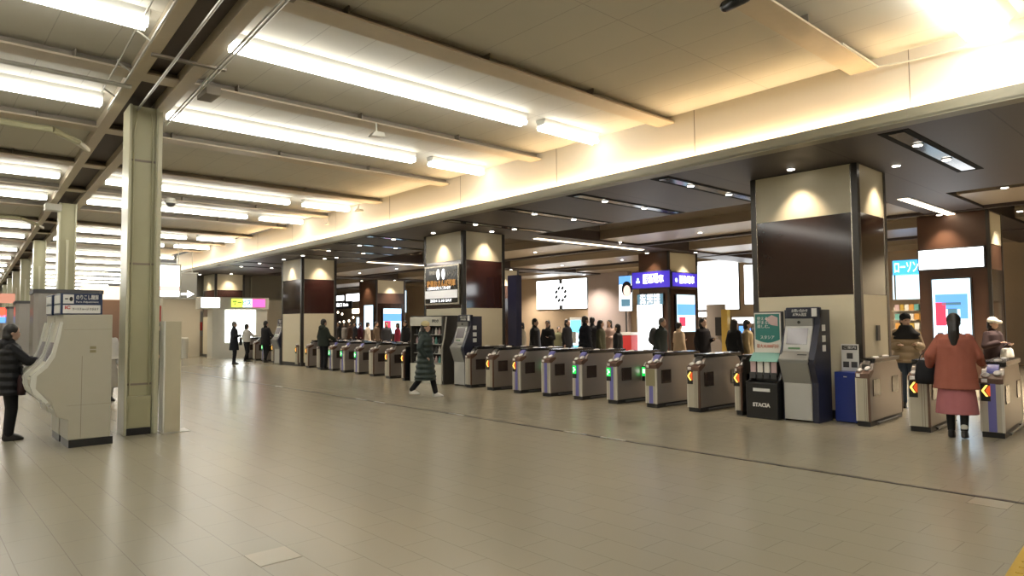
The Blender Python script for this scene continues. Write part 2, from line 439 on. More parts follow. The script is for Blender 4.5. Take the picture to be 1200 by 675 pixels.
# small junction box on the second column
tag(MB().box(-20.9, -20.6, 2.62, 2.98, 4.56, 4.74).build('junction_box', M['white_paint'], bevel=.02), 'small cream junction box at the head of the second column', 'box')
tag(MB().box(-10.1, -9.7, 3.05, 3.25, 4.82, 4.95).build('junction_box', M['beam_web'], bevel=.01), 'dark box bolted beside the head of the nearest column', 'box')

# fluorescent lights ---------------------------------------------
def batten(x, y0, y1, label, z=4.88, n=None, wide=1.0):
    t = empty('fluorescent_light', (x, (y0+y1)/2, z+.12), 0, label, 'light', 'fluorescent ceiling lights')
    h = (y1-y0)/2
    MB().prism([(-.12*wide,.05),(.12*wide,.05),(.07*wide,-.05),(-.07*wide,-.05)], -h, h, 'y').build('housing', M['housing'], t)
    n = n or max(1, round((y1-y0)/1.25)); L = (y1-y0)/n
    for k in range(n):
        mb = MB(); yy = -h+k*L
        for sx in ((-.055, .055) if wide == 1 else (-.2,-.09,.02,.13)): mb.tube((sx, yy+.015, -.09), (sx, yy+L-.015, -.09), .05, n=8)
        mb.build('tube', M['tube'], t, smooth=False)
rows = [-1.95, -8.1, -11.45, -17.7, -20.9, -27.3, -30.5, -36.0+.0]
batten(-1.95, -8, 1.4, 'fluorescent light behind the camera, left half of the hall')
batten(1.3, 2.2, 9.2, 'fluorescent light beyond the right edge of the photo')
batten(1.3, -8, 1.4, 'fluorescent light beyond the right edge, outer side of the hall')
rn = ['over the right end of the hall','nearest full row','second row from the camera','third row','fourth row','fifth row','sixth row','seventh row']
for i, x in enumerate(rows):
    s = sp_y(x)
    if i > 0:
        batten(x, s+.34, YF(x)-1.85, 'long white fluorescent light right of the columns, %s' % rn[i])
        batten(x, YF(x)-1.45, YF(x)-.05, 'short white fluorescent light ending at the cove wall, %s' % rn[i])
        batten(x, s-.55-4.9, s-.55, 'long white fluorescent light left of the columns, %s' % rn[i])
        batten(x, s-.55-10.2, s-.55-5.1, 'white fluorescent light at the outer left side of the hall, %s' % rn[i])
    else:
        batten(x-.02, 5.2, YF(x)-.05, 'wide bright fluorescent light in the top right corner by the cove wall', wide=2.2)
for i, x in enumerate([-40.5, -45.5, -50, -54.5, -59, -64, -70]):
    s = sp_y(x)
    batten(x, s+.5, 12.6, 'distant fluorescent light right of the columns, %s beyond the end wall' % ordn[i], n=5)
    batten(x, s-6, s-.6, 'distant fluorescent light left of the columns, %s beyond the end wall' % ordn[i], n=4)
# cameras and speakers on the ceiling
def ceil_camera(loc, label, r=.1):
    t = empty('security_camera', loc, 0, label, 'camera')
    MB().tube((0,0,0), (0,0,.12), r*.9, n=16).build('mount', M['white_paint'], t)
    MB().ell((0,0,-.0), (r,r,r*.9)).build('dome', M['dkgrey'], t, smooth=True)
    MB().tube((0,0,-.01), (0,0,.03), r*1.15, n=16).build('collar', M['white_paint'], t)
q = at(200, 240, 2, 4.75); ceil_camera((q.x, q.y, 4.8), 'white dome security camera hanging just right of the nearest column', .12)
def spot_fix(px, py, label, z=4.72):
    q = at(px, py, 2, z)
    t = empty('ceiling_speaker', (q.x, q.y, z), 0, label, 'fixture')
    MB().tube((0,0,.02), (0,0,.2), .015).build('stem', M['white_paint'], t)
    MB().prism([(-.13,-.05),(-.05,.05),(.12,.05),(.14,-.02),(.0,-.04)], -.06, .06, 'x').build('horn', M['white_paint'], t, bevel=.01)
spot_fix(441, 158, 'small white fixture under the ceiling beam between the first two long lights')
spot_fix(420, 247, 'small white fixture in the middle of the third light row')
spot_fix(385, 262, 'small white fixture hanging in the fourth light row')
q = at(862, 4, 2, 4.78)
t = tag(MB().cap((q.x+.12, q.y-.02, 4.80), (q.x-.12, q.y+.02, 4.80), .06, .06).box(q.x-.03, q.x+.03, q.y-.03, q.y+.03, 4.84, 5.05).build('ceiling_detector', M['black'], smooth=True), 'black rounded sensor at the top edge beside the first beam from the right', 'sensor')

tag(MB().path([(-3.2, 8.2, 4.87), (-3.2, 9.3, 4.87), (-2.9, 9.4, 4.87), (-1.0, 9.36, 4.83)], .012, 6).build('conduit', M['white_paint']), 'thin cream conduit under the rightmost ceiling beam by the cove wall', 'pipe')
# ================================================================== SOFFIT SLOTS + DOWNLIGHTS
def downlight(x, y, z, label, spot=0, aim=None, grp='soffit downlights'):
    t = empty('downlight', (x, y, z), 0, label, 'light', grp)
    n = 14
    mb = MB(); mb.tube((0,0,-.012), (0,0,.0), .072, n=n); mb.build('ring', M['ring'], t)
    MB().tube((0,0,-.02), (0,0,-.012), .058, n=n).build('lens', M['lens'], t)
    if spot:
        l = bpy.data.lights.new('spot', 'SPOT'); l.energy = spot; l.spot_size = R(125 if spot > 300 or spot == 120 else (80 if spot != 95 else 95)); l.spot_blend = 1.0; l.color = (1,.80,.58) if spot < 100 else (1,.85,.68); l.shadow_soft_size = .05
        o = bpy.data.objects.new('lamp', l); COL.objects.link(o); o.parent = t; o.location = (0,0,-.05)
        if aim: o.rotation_euler = aim
slots = [(-3.2, 'right of the big near pillar'), (-6.95, 'just left of the big near pillar'), (-9.0, 'second left of the big near pillar'), (-11.1, 'third left of the big near pillar'), (-13.25, 'beside the second pillar'),
         (-17.1, 'first beyond the second pillar'), (-19.1, 'second beyond the second pillar'), (-21.2, 'third beyond the second pillar'), (-23.2, 'beside the third pillar'), (-27.2, 'first beyond the third pillar'), (-29.2, 'second beyond the third pillar')]
for x, w in slots:
    t = empty('ceiling_slot', (x, 11.55, 4.1), 0, 'long black recessed slot in the dark soffit, %s' % w, 'slot', 'black slots in the dark soffit')
    mb = MB(); mb.box(-.19, .19, -1.8, 1.8, -.006, 0); mb.build('slot_frame', mat('slot frame', (.008,.008,.008), .8, spec=.08), t)
    MB().box(-.10, .10, -1.68, 1.68, -.010, -.006).build('slot_glass', mat('slot mirror', (.015,.015,.018), .14, 0, spec=.12), t)
    for y, w2 in ((10.72, 'front'), (12.05, 'rear')):
        downlight(x, y, 4.088, '%s round downlight of the soffit slot %s' % (w2, w), spot=58 if y > 11 else 45)
pill = [(-5.13, 'the big near pillar'), (-15.3, 'the second pillar'), (-25.2, 'the third pillar'), (-35.1, 'the fourth pillar')]
for x, w in pill:
    downlight(x, 10.87, 4.1, 'downlight washing the front face of %s' % w, 70, aim=(R(14),0,0))
    downlight(x+1.24, 11.95, 4.1, 'downlight washing the side face of %s' % w, 70, aim=(0,R(14),0))
q = at(1176, 100, 2, 4.1)
def strip_light(x, y0, y1, label):
    t = empty('strip_light', (x, (y0+y1)/2, 4.12), 0, label, 'light', 'warm strip lights beyond the gates')
    h = (y1-y0)/2
    MB().box(-.12, .12, -h, h, 0, .02).build('strip_frame', M['ring'], t)
    MB().box(-.085, .085, -h+.03, h-.03, -.012, 0).build('strip_diffuser', M['warm_strip'], t)
strip_light(-4.95, 14.9, 19.0, 'warm linear ceiling light between the big near pillar and the wooden pillar')
strip_light(-14.6, 14.1, 19.4, 'warm linear ceiling light behind the second pillar')
strip_light(-24.5, 14.1, 19.4, 'warm linear ceiling light behind the third pillar')
for i, (x, y) in enumerate([(-2.0,17.4),(-.9,17.4),(-3.2,15.6),(-8,17.4),(-11,17.4),(-18,17.4),(-21,17.4),(-8,22.5),(-11.5,22.5),(-18,22.5),(-21.5,22.5),(-27.5,17.4),(-31,17.4),(-27,22.5),(-31,22.5),(-1.4,22.4),(-12,26.8),(-19,26.8),(-24,26.8),(-29,26.8),(-38,18),(-44,20),(-1.5,20.2),(-32.5,14.6),(-34.5,10.3),(-38.5,23),(-14,17.4),(-24.8,17.4)]):
    z = 4.1 if y < 13.4 else 4.2 if (16.4 < y < 18.4 or 21.4 < y < 23.6) else 4.1
    w = ['rightmost pair, left lamp','rightmost pair, right lamp','lamp at the edge of the dark soffit','first bay, left lamp','first bay, right lamp','second bay, right lamp','second bay, left lamp','deep first bay, right lamp','deep first bay, left lamp','deep second bay, right lamp','deep second bay, left lamp','third bay, right lamp','third bay, left lamp','deep third bay, right lamp','deep third bay, left lamp','lamp over the right passage','back wall lamp near the huge white screen','back wall lamp behind the violet sign pillar','back wall lamp right of the logo screen','back wall lamp left of the logo screen','lamp beyond the third pillar','lamp in the farthest passage','added lamp before the beige partition','added lamp at the wall right of the service booth','added lamp before the doorway at the far end','deep lamp beyond the third pillar','lamp behind the second pillar','lamp behind the third pillar'][i]
    downlight(x, y, z, 'downlight in the inner ceiling, %s' % w, spot=(120 if -37 < x < -30 and y < 15 else 650), grp='inner hall downlights')  # partition, booth wall and doorway lamps are unseen, added to brighten those spots

# ================================================================== PILLARS
def pillar(x1, y0, w, d, label, kind, gloss_front='pil_dark', gloss_side='pil_dark'):
    x0 = x1-w; y1 = y0+d
    t = empty('pillar', ((x0+x1)/2, (y0+y1)/2, 0), 0, label, 'pillar', 'square pillars' )
    hx = w/2; hy = d/2
    zt = 4.095
    MB().box(-hx+.02, hx-.02, -hy+.02, hy-.02, 0, zt).build('core', M['post'], t)
    c = .1
    # panels on the four faces
    def face(z0, z1, m, name, which):
        g = .012
        if which == 'f': b = (-hx+c, hx-c, -hy+g, -hy+.03, z0, z1)
        if which == 'r': b = (hx-.03, hx-g, -hy+c, hy-c, z0, z1)
        if which == 'b': b = (-hx+c, hx-c, hy-.03, hy-g, z0, z1)
        if which == 'l': b = (-hx+g, -hx+.03, -hy+c, hy-c, z0, z1)
        MB().box(*b).build(name, m, t)
    for wch in 'frbl':
        face(3.31, 4.09, M['pil_cream'], 'upper_panel', wch)
        face(2.0, 3.305, M[gloss_side if wch in 'r' else gloss_front], 'gloss_panel', wch)
        face(.14, 1.995, M['pil_cream'], 'lower_panel', wch)
        face(.0, .135, M['black'], 'skirting', wch)
    for sx, sy in ((-1,-1),(1,-1),(1,1),(-1,1)):
        MB().box(sx*(hx-c) , sx*hx, sy*(hy-c), sy*hy, 0, zt).build('corner_post', M['post'], t, bevel=.006)
    mb = MB()
    for sx in (-1, 1): mb.box(sx*(hx-c)-.012, sx*(hx-c)+.006, -hy+.004, -hy+.012, .14, 4.08)
    for sy in (-1, 1): mb.box(hx-.012, hx-.004, sy*(hy-c)-.01, sy*(hy-c)+.008, .14, 4.08)
    mb.build('edge_trim', M['edge'], t)
    return t, x0, x1, y0, y1
P1 = pillar(-4.22, 11.2, 1.82, 1.22, 'big near square pillar in cream with a glossy brown middle, behind the ticket kiosk', 1, 'pil_brown', 'pil_brown')
P2 = pillar(-14.38, 11.2, 1.85, 1.5, 'second square pillar, carrying the framed black advertising poster', 1)
P3 = pillar(-24.33, 11.2, 1.8, 1.45, 'third square pillar from the right, cream with a dark red middle', 1, 'pil_brown')
P4 = pillar(-34.2, 11.3, 1.8, 1.45, 'fourth square pillar, standing above the lit service booth at the end', 1)
# notice / socket on near pillar's side
tag(MB().box(-4.215, -4.19, 11.75, 11.87, 1.25, 1.5).build('wall_plate', M['dkgrey'], bevel=.005), 'small dark plate on the side of the big near pillar', 'plate')

def wood_pillar(x1, y0, w, d, label):
    x0 = x1-w; t = empty('pillar', (x0+w/2, y0+d/2, 0), 0, label, 'pillar', 'wood clad pillars'); hx = w/2; hy = d/2
    MB().box(-hx, hx, -hy, hy, 0, 4.14).build('wood_cladding', M['wood'], t, bevel=.01)
    MB().box(hx, hx+.015, -hy+.08, hy-.08, 3.35, 4.1).build('upper_panel', M['pil_cream'], t)
    MB().box(hx, hx+.012, -hy+.08, hy-.08, .2, 2.75).build('side_panel', M['pil_brown'], t)
    for sy in (-1, 1): MB().box(hx-.05, hx+.02, sy*hy-.04, sy*hy+.04, 0, 4.14).build('corner_post', M['post'], t)
    MB().box(-hx-.01, hx+.01, -hy-.01, hy+.01, 0, .12).build('skirting', M['black'], t)
    return t
wood_pillar(-4.2, 18.8, 1.5, 1.1, 'nearest wood clad pillar with a large lit display, right of the big near pillar')
wood_pillar(-14.35, 20.6, 1.35, 1.8, 'wood clad pillar carrying the violet sign')
wood_pillar(-24.3, 20.5, 1.8, 1.8, 'wood clad pillar seen just right of the second pillar')
wood_pillar(-34.2, 20.3, 2.0, 1.9, 'farthest wood clad pillar with two lit displays')
for x, y, w in ((-5.1, 18.45, 'nearest wooden pillar, front'), (-15.0, 20.2, 'violet sign pillar, front'), (-35.2, 19.9, 'farthest wooden pillar, front')):
    downlight(x, y, 4.1, 'downlight washing the %s' % w, 80, aim=(R(14),0,0), grp='inner hall downlights')
for x, y, w in ((-3.7, 19.35, 'nearest wooden pillar, side'), (-13.8, 21.5, 'violet sign pillar, side'), (-23.8, 21.4, 'middle wooden pillar, side'), (-33.7, 21.2, 'farthest wooden pillar, side')):
    downlight(x, y, 4.1, 'downlight washing the %s' % w, 110, aim=(0,R(14),0), grp='inner hall downlights')

# ================================================================== DISPLAYS
def panel_y(px0, py0, px1, py1, Y, name, m, label, cat, frame=None, depth=.06, fr=.03):
    """flat lit or printed panel facing -Y, from its left-top to its right-bottom"""
    a = at(px0, py0, 1, Y); b = at(px1, py1, 1, Y)
    x0, x1 = sorted((a.x, b.x)); z0, z1 = sorted((a.z, b.z))
    t = empty(name, ((x0+x1)/2, Y, z0), 0, label, cat)
    w = (x1-x0)/2; h = z1-z0
    MB().box(-w-fr, w+fr, 0, depth, -fr, h+fr).build('housing', M[frame or 'dkgrey'], t, bevel=.006)
    MB().box(-w, w, -.012, 0, 0, h).build('screen', M[m], t)
    return t, w, h
def patch(t, x0, x1, z0, z1, m, name='image_area', y=-.012, lvl=1):
    return MB().box(x0, x1, y-.004*lvl, y, z0, z1).build(name, M[m], t)
YW = 28.13
t, w, h = panel_y(629, 330, 688, 361, YW, 'display_screen', 'screen_white', 'large white lit screen with a small ring logo on the back wall', 'screen')
patch(t, -.13*1, .13, h-.22, h, 'dkgrey', 'bracket'); patch(t, -.13, .13, 0, .2, 'dkgrey', 'bracket')
for k in range(8):
    a = k*PI/4+.39; cx = .38*math.cos(a); cz = h/2+.38*math.sin(a)
    MB().prism([(cx-.15,cz-.04),(cx+.03,cz+.13),(cx+.15,cz+.03),(cx,cz-.12)], -.03, -.016, 'y').build('logo_mark', M['black'], t)
t, w, h = panel_y(817, 311, 866, 362, YW, 'display_screen', 'screen_white', 'huge white lit screen right of the violet sign pillar', 'screen')
text('lettering', '路線図のご案内', .3, (0,-.02,h*.52), FY, M['sign_white'], t, width=w*1.6)
t, w, h = panel_y(872, 311, 896, 356, YW, 'display_screen', 'screen_white', 'white lit screen partly hidden by the big near pillar', 'screen')
text('lettering', '1', .35, (w*.25,-.02,h*.45), FY, M['dkgrey'], t, bold=.01)
t, w, h = panel_y(817, 366, 838, 371, YW, 'lit_sign', 'screen_white', 'thin white lit sign under the huge white screen', 'sign')
t, w, h = panel_y(858, 372, 884, 379, YW, 'shop_sign', 'white_led', 'glowing white shop sign over the heads, left of the teal poster', 'sign')
t, w, h = panel_y(866, 382, 880, 391, YW, 'display_screen', 'screen_blue', 'small blue screen under the glowing shop sign', 'screen')
tag(MB().box(at(848,375,1,27.9).x, at(855,375,1,27.9).x, 27.7, 27.95, 0, 2.1).build('yellow_panel', M['gold']), 'narrow yellow panel on the back wall by the shop', 'panel')
tag(MB().box(at(826,375,1,27.9).x, at(848,375,1,27.9).x, 28.05, 28.15, 0, 2.35).build('grey_shutter', mat('grey shutter', (.25,.22,.2), .5)), 'grey panel on the back wall below the thin lit sign', 'panel')
tag(MB().box(at(838,378,1,27.9).x, at(846,375,1,27.9).x, 27.9, 28.04, .9, 1.75).build('wall_monitor', M['black']), 'black monitor on the grey panel of the back wall', 'monitor')
# Lawson sign, shop window behind
t, w, h = panel_y(1046, 306, 1078, 322, 25, 'shop_sign', 'skyblue', 'blue lit shop sign with white letters between the two right pillars', 'sign', 'grey_metal')
text('lettering', 'ローソン', h*.85, (0.0,-.02,h*.5), FY, M['white_led'], t, width=w*1.75, bold=.004)
t, w, h = panel_y(1046, 322.5, 1078, 350, 25, 'shop_window', 'screen_pale', 'pale lit window under the blue shop sign', 'window', 'grey_metal')
MB().box(-.35, -.3, -.05, 0, 0, h).build('mullion', M['grey_metal'], t)
t, w, h = panel_y(1048, 361, 1078, 398, 25, 'shop_shelf', 'paper', 'bright shop shelves behind the person in the beige puffer jacket', 'shelf', 'beam')
for k in range(4):
    MB().box(-w, w, -.25, 0, .02+k*.31, .04+k*.31).build('shelf_board', M['beam'], t)
    for j in range(5):
        MB().box(-w+.08+j*w*.38, -w+.08+j*w*.38+.16, -.2, -.03, .04+k*.31, .04+k*.31+.2).build('goods', [M['paper'],M['orange_txt'],M['mint'],M['pinkpaper'],M['gold']][(j+k)%5], t)
# wooden pillar right: top lit sign + display
t, w, h = panel_y(1076.5, 294.5, 1153, 312, 18.72, 'lit_sign', 'screen_white', 'white lit sign band across the top of the nearest wooden pillar', 'sign')
t, w, h = panel_y(1092, 328, 1140, 408, 18.72, 'display_screen', 'screen_pale', 'tall lit display on the nearest wooden pillar with blue picture and red sign', 'screen')
patch(t, -w*.85, w*.85, h*.56, h*.78, 'screen_blue'); patch(t, -w*.85, -w*.3, h*.32, h*.66, 'screen_red', y=-.016)
patch(t, -w*.2, w*.3, h*.45, h*.57, 'screen_dark', y=-.016); patch(t, w*.45, w*.85, h*.42, h*.62, 'screen_blue', y=-.016)
patch(t, -w*.8, -w*.5, h*.18, h*.22, 'screen_dark'); patch(t, -w*.6, w*.0, h*.24, h*.3, 'screen_white'); patch(t, -w*.5, w*.5, h*.62, h*.66, 'screen_dark', y=-.016)
# violet sign pillar
Yq = 20.53
t, w, h = panel_y(741, 320, 785, 336, Yq, 'station_sign', 'purple_sign', 'violet lit sign with white characters on the front of the wooden pillar', 'sign')
text('lettering', '阪急電車', .30, (.12,-.02,h*.48), FY, M['white_led'], t, width=w*1.1, bold=.010)
text('lettering', 'HANKYU RAILWAY', .09, (.0,-.02,h*.80), FY, M['white_led'], t, width=w*.8, bold=.002)
for k in range(3):
    a = k*2*PI/3+PI/2; MB().ell((-w*.68+.05*math.cos(a), -.02, h*.45+.07*math.sin(a)), (.05,.006,.05), 10, 6).build('emblem', M['screen_pale'], t)
# side face sign (+X)
def panel_x(X, y0, y1, z0, z1, name, m, label, cat, frame='dkgrey'):
    t = empty(name, (X, (y0+y1)/2, z0), 0, label, cat); h = (y1-y0)/2
    MB().box(-.05, 0, -h-.03, h+.03, -.03, z1-z0+.03).build('housing', M[frame], t)
    MB().box(0, .012, -h, h, 0, z1-z0).build('screen', M[m], t)
    return t, h, z1-z0
t, w, h = panel_x(-14.27, 20.7, 22.3, 2.86, 3.36, 'station_sign', 'purple_sign', 'violet lit sign with white characters on the side of the wooden pillar', 'sign')
text('lettering', '阪急電車', .30, (.016,.1,h*.48), FX, M['white_led'], t, width=w*1.2, bold=.010)
MB().ell((.016, -w*.72, h*.45), (.006,.08,.08), 10, 6).build('emblem', M['screen_pale'], t)
t, w, h = panel_y(747, 345.5, 777, 356.5, Yq, 'route_board', 'screen_dark', 'dark board with white route map above the white display', 'sign')
text('lettering', '京都線\n宝塚線\n神戸線', .13, (0,-.02,h*.5), FY, M['white_led'], t, width=w*1.6)
t, w, h = panel_y(747, 357.5, 777, 418, Yq, 'display_screen', 'screen_white', 'tall white lit display behind the man with the grey backpack', 'screen')
t, w, h = panel_x(-14.27, 20.95, 22.1, 1.2, 2.55, 'display_screen', 'screen_pale', 'blue and pink display on the side of the violet sign pillar', 'screen')
MB().box(.012,.016,-w,w,h*.45,h*.75).build('image_area', M['screen_blue'], t); MB().box(.012,.016,-w*.8,-w*.1,h*.15,h*.4).build('image_area', M['screen_red'], t)
# portrait advertisement on a stand
t, w, h = panel_y(725.5, 324, 740.5, 364, 24.5, 'portrait_display', 'screen_white', 'tall advertising display of a dark haired woman on a thin stand', 'screen')
patch(t, -w, w, h*.75, h, 'screen_blue'); MB().ell((.1,-.03,h*.62),(.3,.01,.36),14,8).build('hair_shape', M['hair'], t)
MB().ell((.12,-.045,h*.56),(.2,.01,.27),14,8).build('face_shape', emi('face on screen', (.85,.55,.45), .8), t); patch(t, -w*.7, w*.8, h*.12, h*.34, 'screen_dark')
MB().tube((0,.03,-at(730,364,1,24.5).z), (0,.03,0), .04).build('stand_pole', M['dkgrey'], t)
MB().box(-.3,.3,-.15,.25,-at(730,364,1,24.5).z,-at(730,364,1,24.5).z+.03).build('stand_base', M['dkgrey'], t)
# display left of the second pillar
t, w, h = panel_y(427, 358, 437, 386, 20.21, 'display_screen', 'screen_pale', 'narrow pale display on the front of the farthest wooden pillar', 'screen')
t, w, h = panel_x(-34.1, 20.7, 21.9, 1.0, 2.45, 'display_screen', 'screen_pale', 'blue display on the side of the farthest wooden pillar', 'screen')
MB().box(.012,.016,-w,w,h*.5,h*.8).build('image_area', M['screen_blue'], t); MB().box(.012,.016,-w*.9,-w*.2,h*.2,h*.5).build('image_area', M['screen_red'], t)
t, w, h = panel_y(470, 341, 476, 366, 24, 'display_screen', 'screen_pale', 'narrow lilac lit display left of the second pillar', 'screen')
t, w, h = panel_y(406, 345, 432, 352, 26, 'lit_sign', 'screen_white', 'long white lit sign between the third pillar and the farthest wooden pillar', 'sign')
t, w, h = panel_y(392, 347, 403, 352, 26, 'lit_sign', 'screen_white', 'short white lit sign right beside the third pillar', 'sign')
t, w, h = panel_y(392, 354, 412, 361, 25.5, 'direction_sign', 'black', 'black sign with white lettering right of the third pillar', 'sign')
text('lettering', '出口 Exit', h*.6, (-.1,-.02,h*.5), FY, M['white_led'], t, width=w*1.4, bold=.01)
t, w, h = panel_y(413, 362, 423, 367, 26, 'lit_sign', 'warm_strip', 'small warm lit sign behind the crowd', 'sign')
t, w, h = panel_y(418, 372, 424, 386, 26, 'lit_window', 'screen_pale', 'small bright doorway behind the crowd left of the farthest wooden pillar', 'window')
for k,(px,py) in enumerate(((398,378),(403,377),(409,376),(414,372),(396,366),(401,368))):
    q = at(px,py,1,27); tag(MB().ell((q.x,q.y,q.z),(.12,.06,.1),8,6).build('shop_lamp', M['warm_strip'], smooth=True), 'small warm shop lamp in the distance, %s from the left behind the crowd'%ordn[k], 'light', 'distant shop lamps')
# lilac wall + beige door panels at the right
struct('wall_panel', B(at(688,330,1,27.9).x, at(735,330,1,27.9).x, 27.95, 28.15, 0, 4.2), M['lilac_wall'])
q0 = at(596, 390, 1, 27).x
t = empty('locker_bank', (-2.4, 21.2, 0), 0, 'beige panelled partition at the right edge behind the gates', 'partition')
for k in range(5): MB().box(-1.4+k*.9, -1.4+k*.9+.86, 0, .2, 0, 2.0).build('lower_panel', M['beige_wall'], t, bevel=.01); MB().box(-1.4+k*.9, -1.4+k*.9+.86, 0, .15, 2.05, 4.1).build('upper_panel', M['cream_wall'], t)
for k in range(6): MB().box(-1.46+k*.9, -1.40+k*.9, -.04, .2, 0, 4.12).build('mullion', M['grey_metal'], t)
MB().box(-.2, .5, -.02, 0, 1.5, 2.9).build('notice', M['paper'], t)
# right-hand glossy vertical by wood pillar (blue screens reflected)
# ---- poster on pillar 2 front
t = empty('advertising_poster', (-15.28, 11.16, 2.12), 0, 'framed black advertising poster with orange and white lettering on the second pillar', 'poster')
MB().box(-.80, .80, -.04, .02, -.02, 1.08).build('poster_frame', M['edge'], t, bevel=.008)
MB().box(-.75, .75, -.05, -.035, .03, 1.03).build('poster_sheet', M['poster_black'], t)
MB().box(-.75, .75, -.055, -.05, .16, .38).build('white_band', mat('poster white', (.8,.8,.8), .3, emit=(1,1,1), estr=.15), t)
text('lettering', '関西最大級の', .12, (-.3,-.055,.88), FY, M['sign_white'], t, width=.5)
text('lettering', '夜景おさんぽ列車', .2, (0,-.055,.56), FY, M['orange_txt'], t, width=1.35, bold=.006)
text('lettering', 'ご乗車ありがとうございます', .1, (-.1,-.055,.44), FY, M['white_led'], t, width=1.1)
text('lettering', '2024 2.10 SAT', .1, (0,-.055,.09), FY, M['white_led'], t, width=1.0)
for x in (-.12, .12): MB().ell((x,-.055,.83),(.075,.006,.15),14,8).build('white_figure', M['white_led'], t)
for k in range(6): MB().path([(.3+.08*k*.8,-.056,.72+.05*(k%3)), (.36+.08*k*.8,-.056,.92)], .006, 5).build('line_motif', M['sign_white'], t)

# ---- service booth at end wall
t = empty('service_booth', (-33.5, 12.0, 0), 0, 'white service booth with a lit header and a bright panel at the far end', 'booth')
MB().box(-.65, .05, -1.05, -.75, 0, 2.35).build('booth_post', M['white_paint'], t, bevel=.01)
MB().box(-.6, .05, -.75, 1.6, 0, 2.35).build('booth_wall', M['white_paint'], t)
MB().box(-.65, .12, -1.6, 1.65, 2.35, 2.92).build('header', M['white_paint'], t, bevel=.01)
MB().box(.12, .14, -1.58, -.75, 2.42, 2.88).build('lit_header', M['screen_white'], t)
MB().box(.12, .14, -.2, .35, 2.45, 2.85).build('lime_header', M['lime_led'], t)
MB().box(.12, .14, .35, .8, 2.45, 2.85).build('blue_header', M['screen_pale'], t)
MB().box(.12, .14, .8, 1.45, 2.45, 2.85).build('pink_header', M['magenta_led'], t)
text('lettering', 'サービス', .3, (.145,.3,.25+2.4), FX, M['sign_navy'], t, width=.9, bold=.006)
MB().box(.05, .08, -.45, 1.0, .75, 2.3).build('lit_panel', emi('bright panel', (.95,1,.97), 2.6), t)
text('lettering', '無印', .2, (.085,.3,1.45), FX, M['screen_pale'], t, width=.8)
tag(MB().box(-37.9,-37.85,11.3,11.9,1.3,1.75).build('red_notice', M['red']), 'red notice in the doorway left of the service booth', 'sign')
tag(MB().box(-37.9,-37.7,11.3,12.3,.1,1.0).build('wooden_counter', M['beige_wall'], bevel=.01), 'beige counter front in the doorway left of the service booth', 'counter')
tag(MB().box(-36.9,-36.4,11.9,12.3,2.0,2.2).build('exit_light', M['white_led']), 'small lit sign hanging in the doorway left of the booth', 'sign')
tag(MB().loft([(-34.9,10.1,0,.2,.2),(-34.9,10.1,.95,.22,.22),(-34.9,10.1,1.0,.18,.18)]).build('litter_bin', M['white_paint'], smooth=False), 'white litter bin standing in the doorway by the booth', 'bin')

# ---- hanging billboard and glass panel, left end (px 181-240, y 300-350)
t = empty('hanging_billboard', (-30.0, 8.1, 2.7), 0, 'large lit hanging billboard with a pink band, left of the cove wall end', 'billboard')
MB().box(-.15, 0, -.62, .45, 0, 1.42).build('frame', M['grey_metal'], t)
MB().box(0, .02, -.5, .38, .08, 1.34).build('screen', M['screen_white'], t)
MB().box(.02, .025, -.5, .38, .3, .5).build('pink_band', M['pink_led'], t)
for yy in (-.45, .35): MB().tube((-.07, yy, 1.4), (-.07, yy, 2.3), .02).build('hanger', M['grey_metal'], t)
t = empty('hanging_glass_panel', (-32.5, 9.0, 2.82), R(-12), 'silver framed hanging glass panel with a reflected white arrow', 'sign')
MB().box(-.06, .06, -.9, .9, 0, 1.1).build('panel', M['glass_dark'], t)
MB().box(.06, .07, -.7, .5, .12, .22).build('reflected_arrow_shaft', M['white_led'], t)  # reflection of an arrow in the glass, modelled as glowing white shapes
MB().prism([(.5,.0),(.5,.34),(.8,.17)], .06, .07, 'x').build('reflected_arrow_head', M['white_led'], t)
MB().box(-.08, .08, -.95, .95, -.05, 0).build('bottom_rail', M['grey_metal'], t); MB().box(-.08, .08, -.95, .95, 1.1, 1.15).build('top_rail', M['grey_metal'], t)
for yy in (-.7, .7): MB().tube((0, yy, 1.15), (0, yy, 2.2), .02).build('hanger', M['grey_metal'], t)
q = at(198, 370, 0, -38); t = tag(MB().box(-38.05, -38, q.y-.45, q.y+.4, 1.3, 2.6).build('red_poster', M['red']), 'red poster beside the white post in the far passage', 'poster')
q = at(186, 365, 0, -45); t = tag(MB().box(-45.05, -45, q.y-.4, q.y+.3, 1.6, 2.5).build('lit_poster', M['screen_white']), 'white lit poster just right of the nearest column, far away', 'poster')
# far left signs
q = at(4, 366, 0, -42); tag(MB().box(-42.1,-42,q.y-.6,q.y+.25,q.z-.22,q.z+.22).build('led_board', M['led_red']), 'red led board at the far left edge', 'sign')
q = at(2, 374, 0, -42); tag(MB().box(-42.1,-42,q.y-.6,q.y+.15,q.z-.18,q.z+.2).build('lit_sign', M['screen_blue']), 'blue and white lit sign below the red led board', 'sign')
q = at(5, 348, 0, -48); tag(MB().box(-48.1,-48,q.y-1.2,q.y+.5,q.z-.35,q.z+.2).build('lit_shopfront', emi('salmon shop band', (.7,.3,.2), .35)), 'salmon lit shop band at the far left edge above the red board', 'sign')
q = at(120, 343, 0, -40); tag(MB().box(-40.1,-40,q.y-.9,q.y+1.3,q.z-.35,q.z+.35).build('lit_shopfront', emi('warm shop sign', (1,.8,.55), .7)), 'warm white lit shopfront between the ticket machines and the nearest column', 'sign')
q = at(124, 358, 0, -41); tag(MB().box(-41.1,-41,q.y-1.1,q.y+1.1,0,q.z+.5).build('shop_interior', mat('shop interior', (.25,.15,.1), .5)), 'brown shop wall seen between the ticket machines and the nearest column', 'wall')

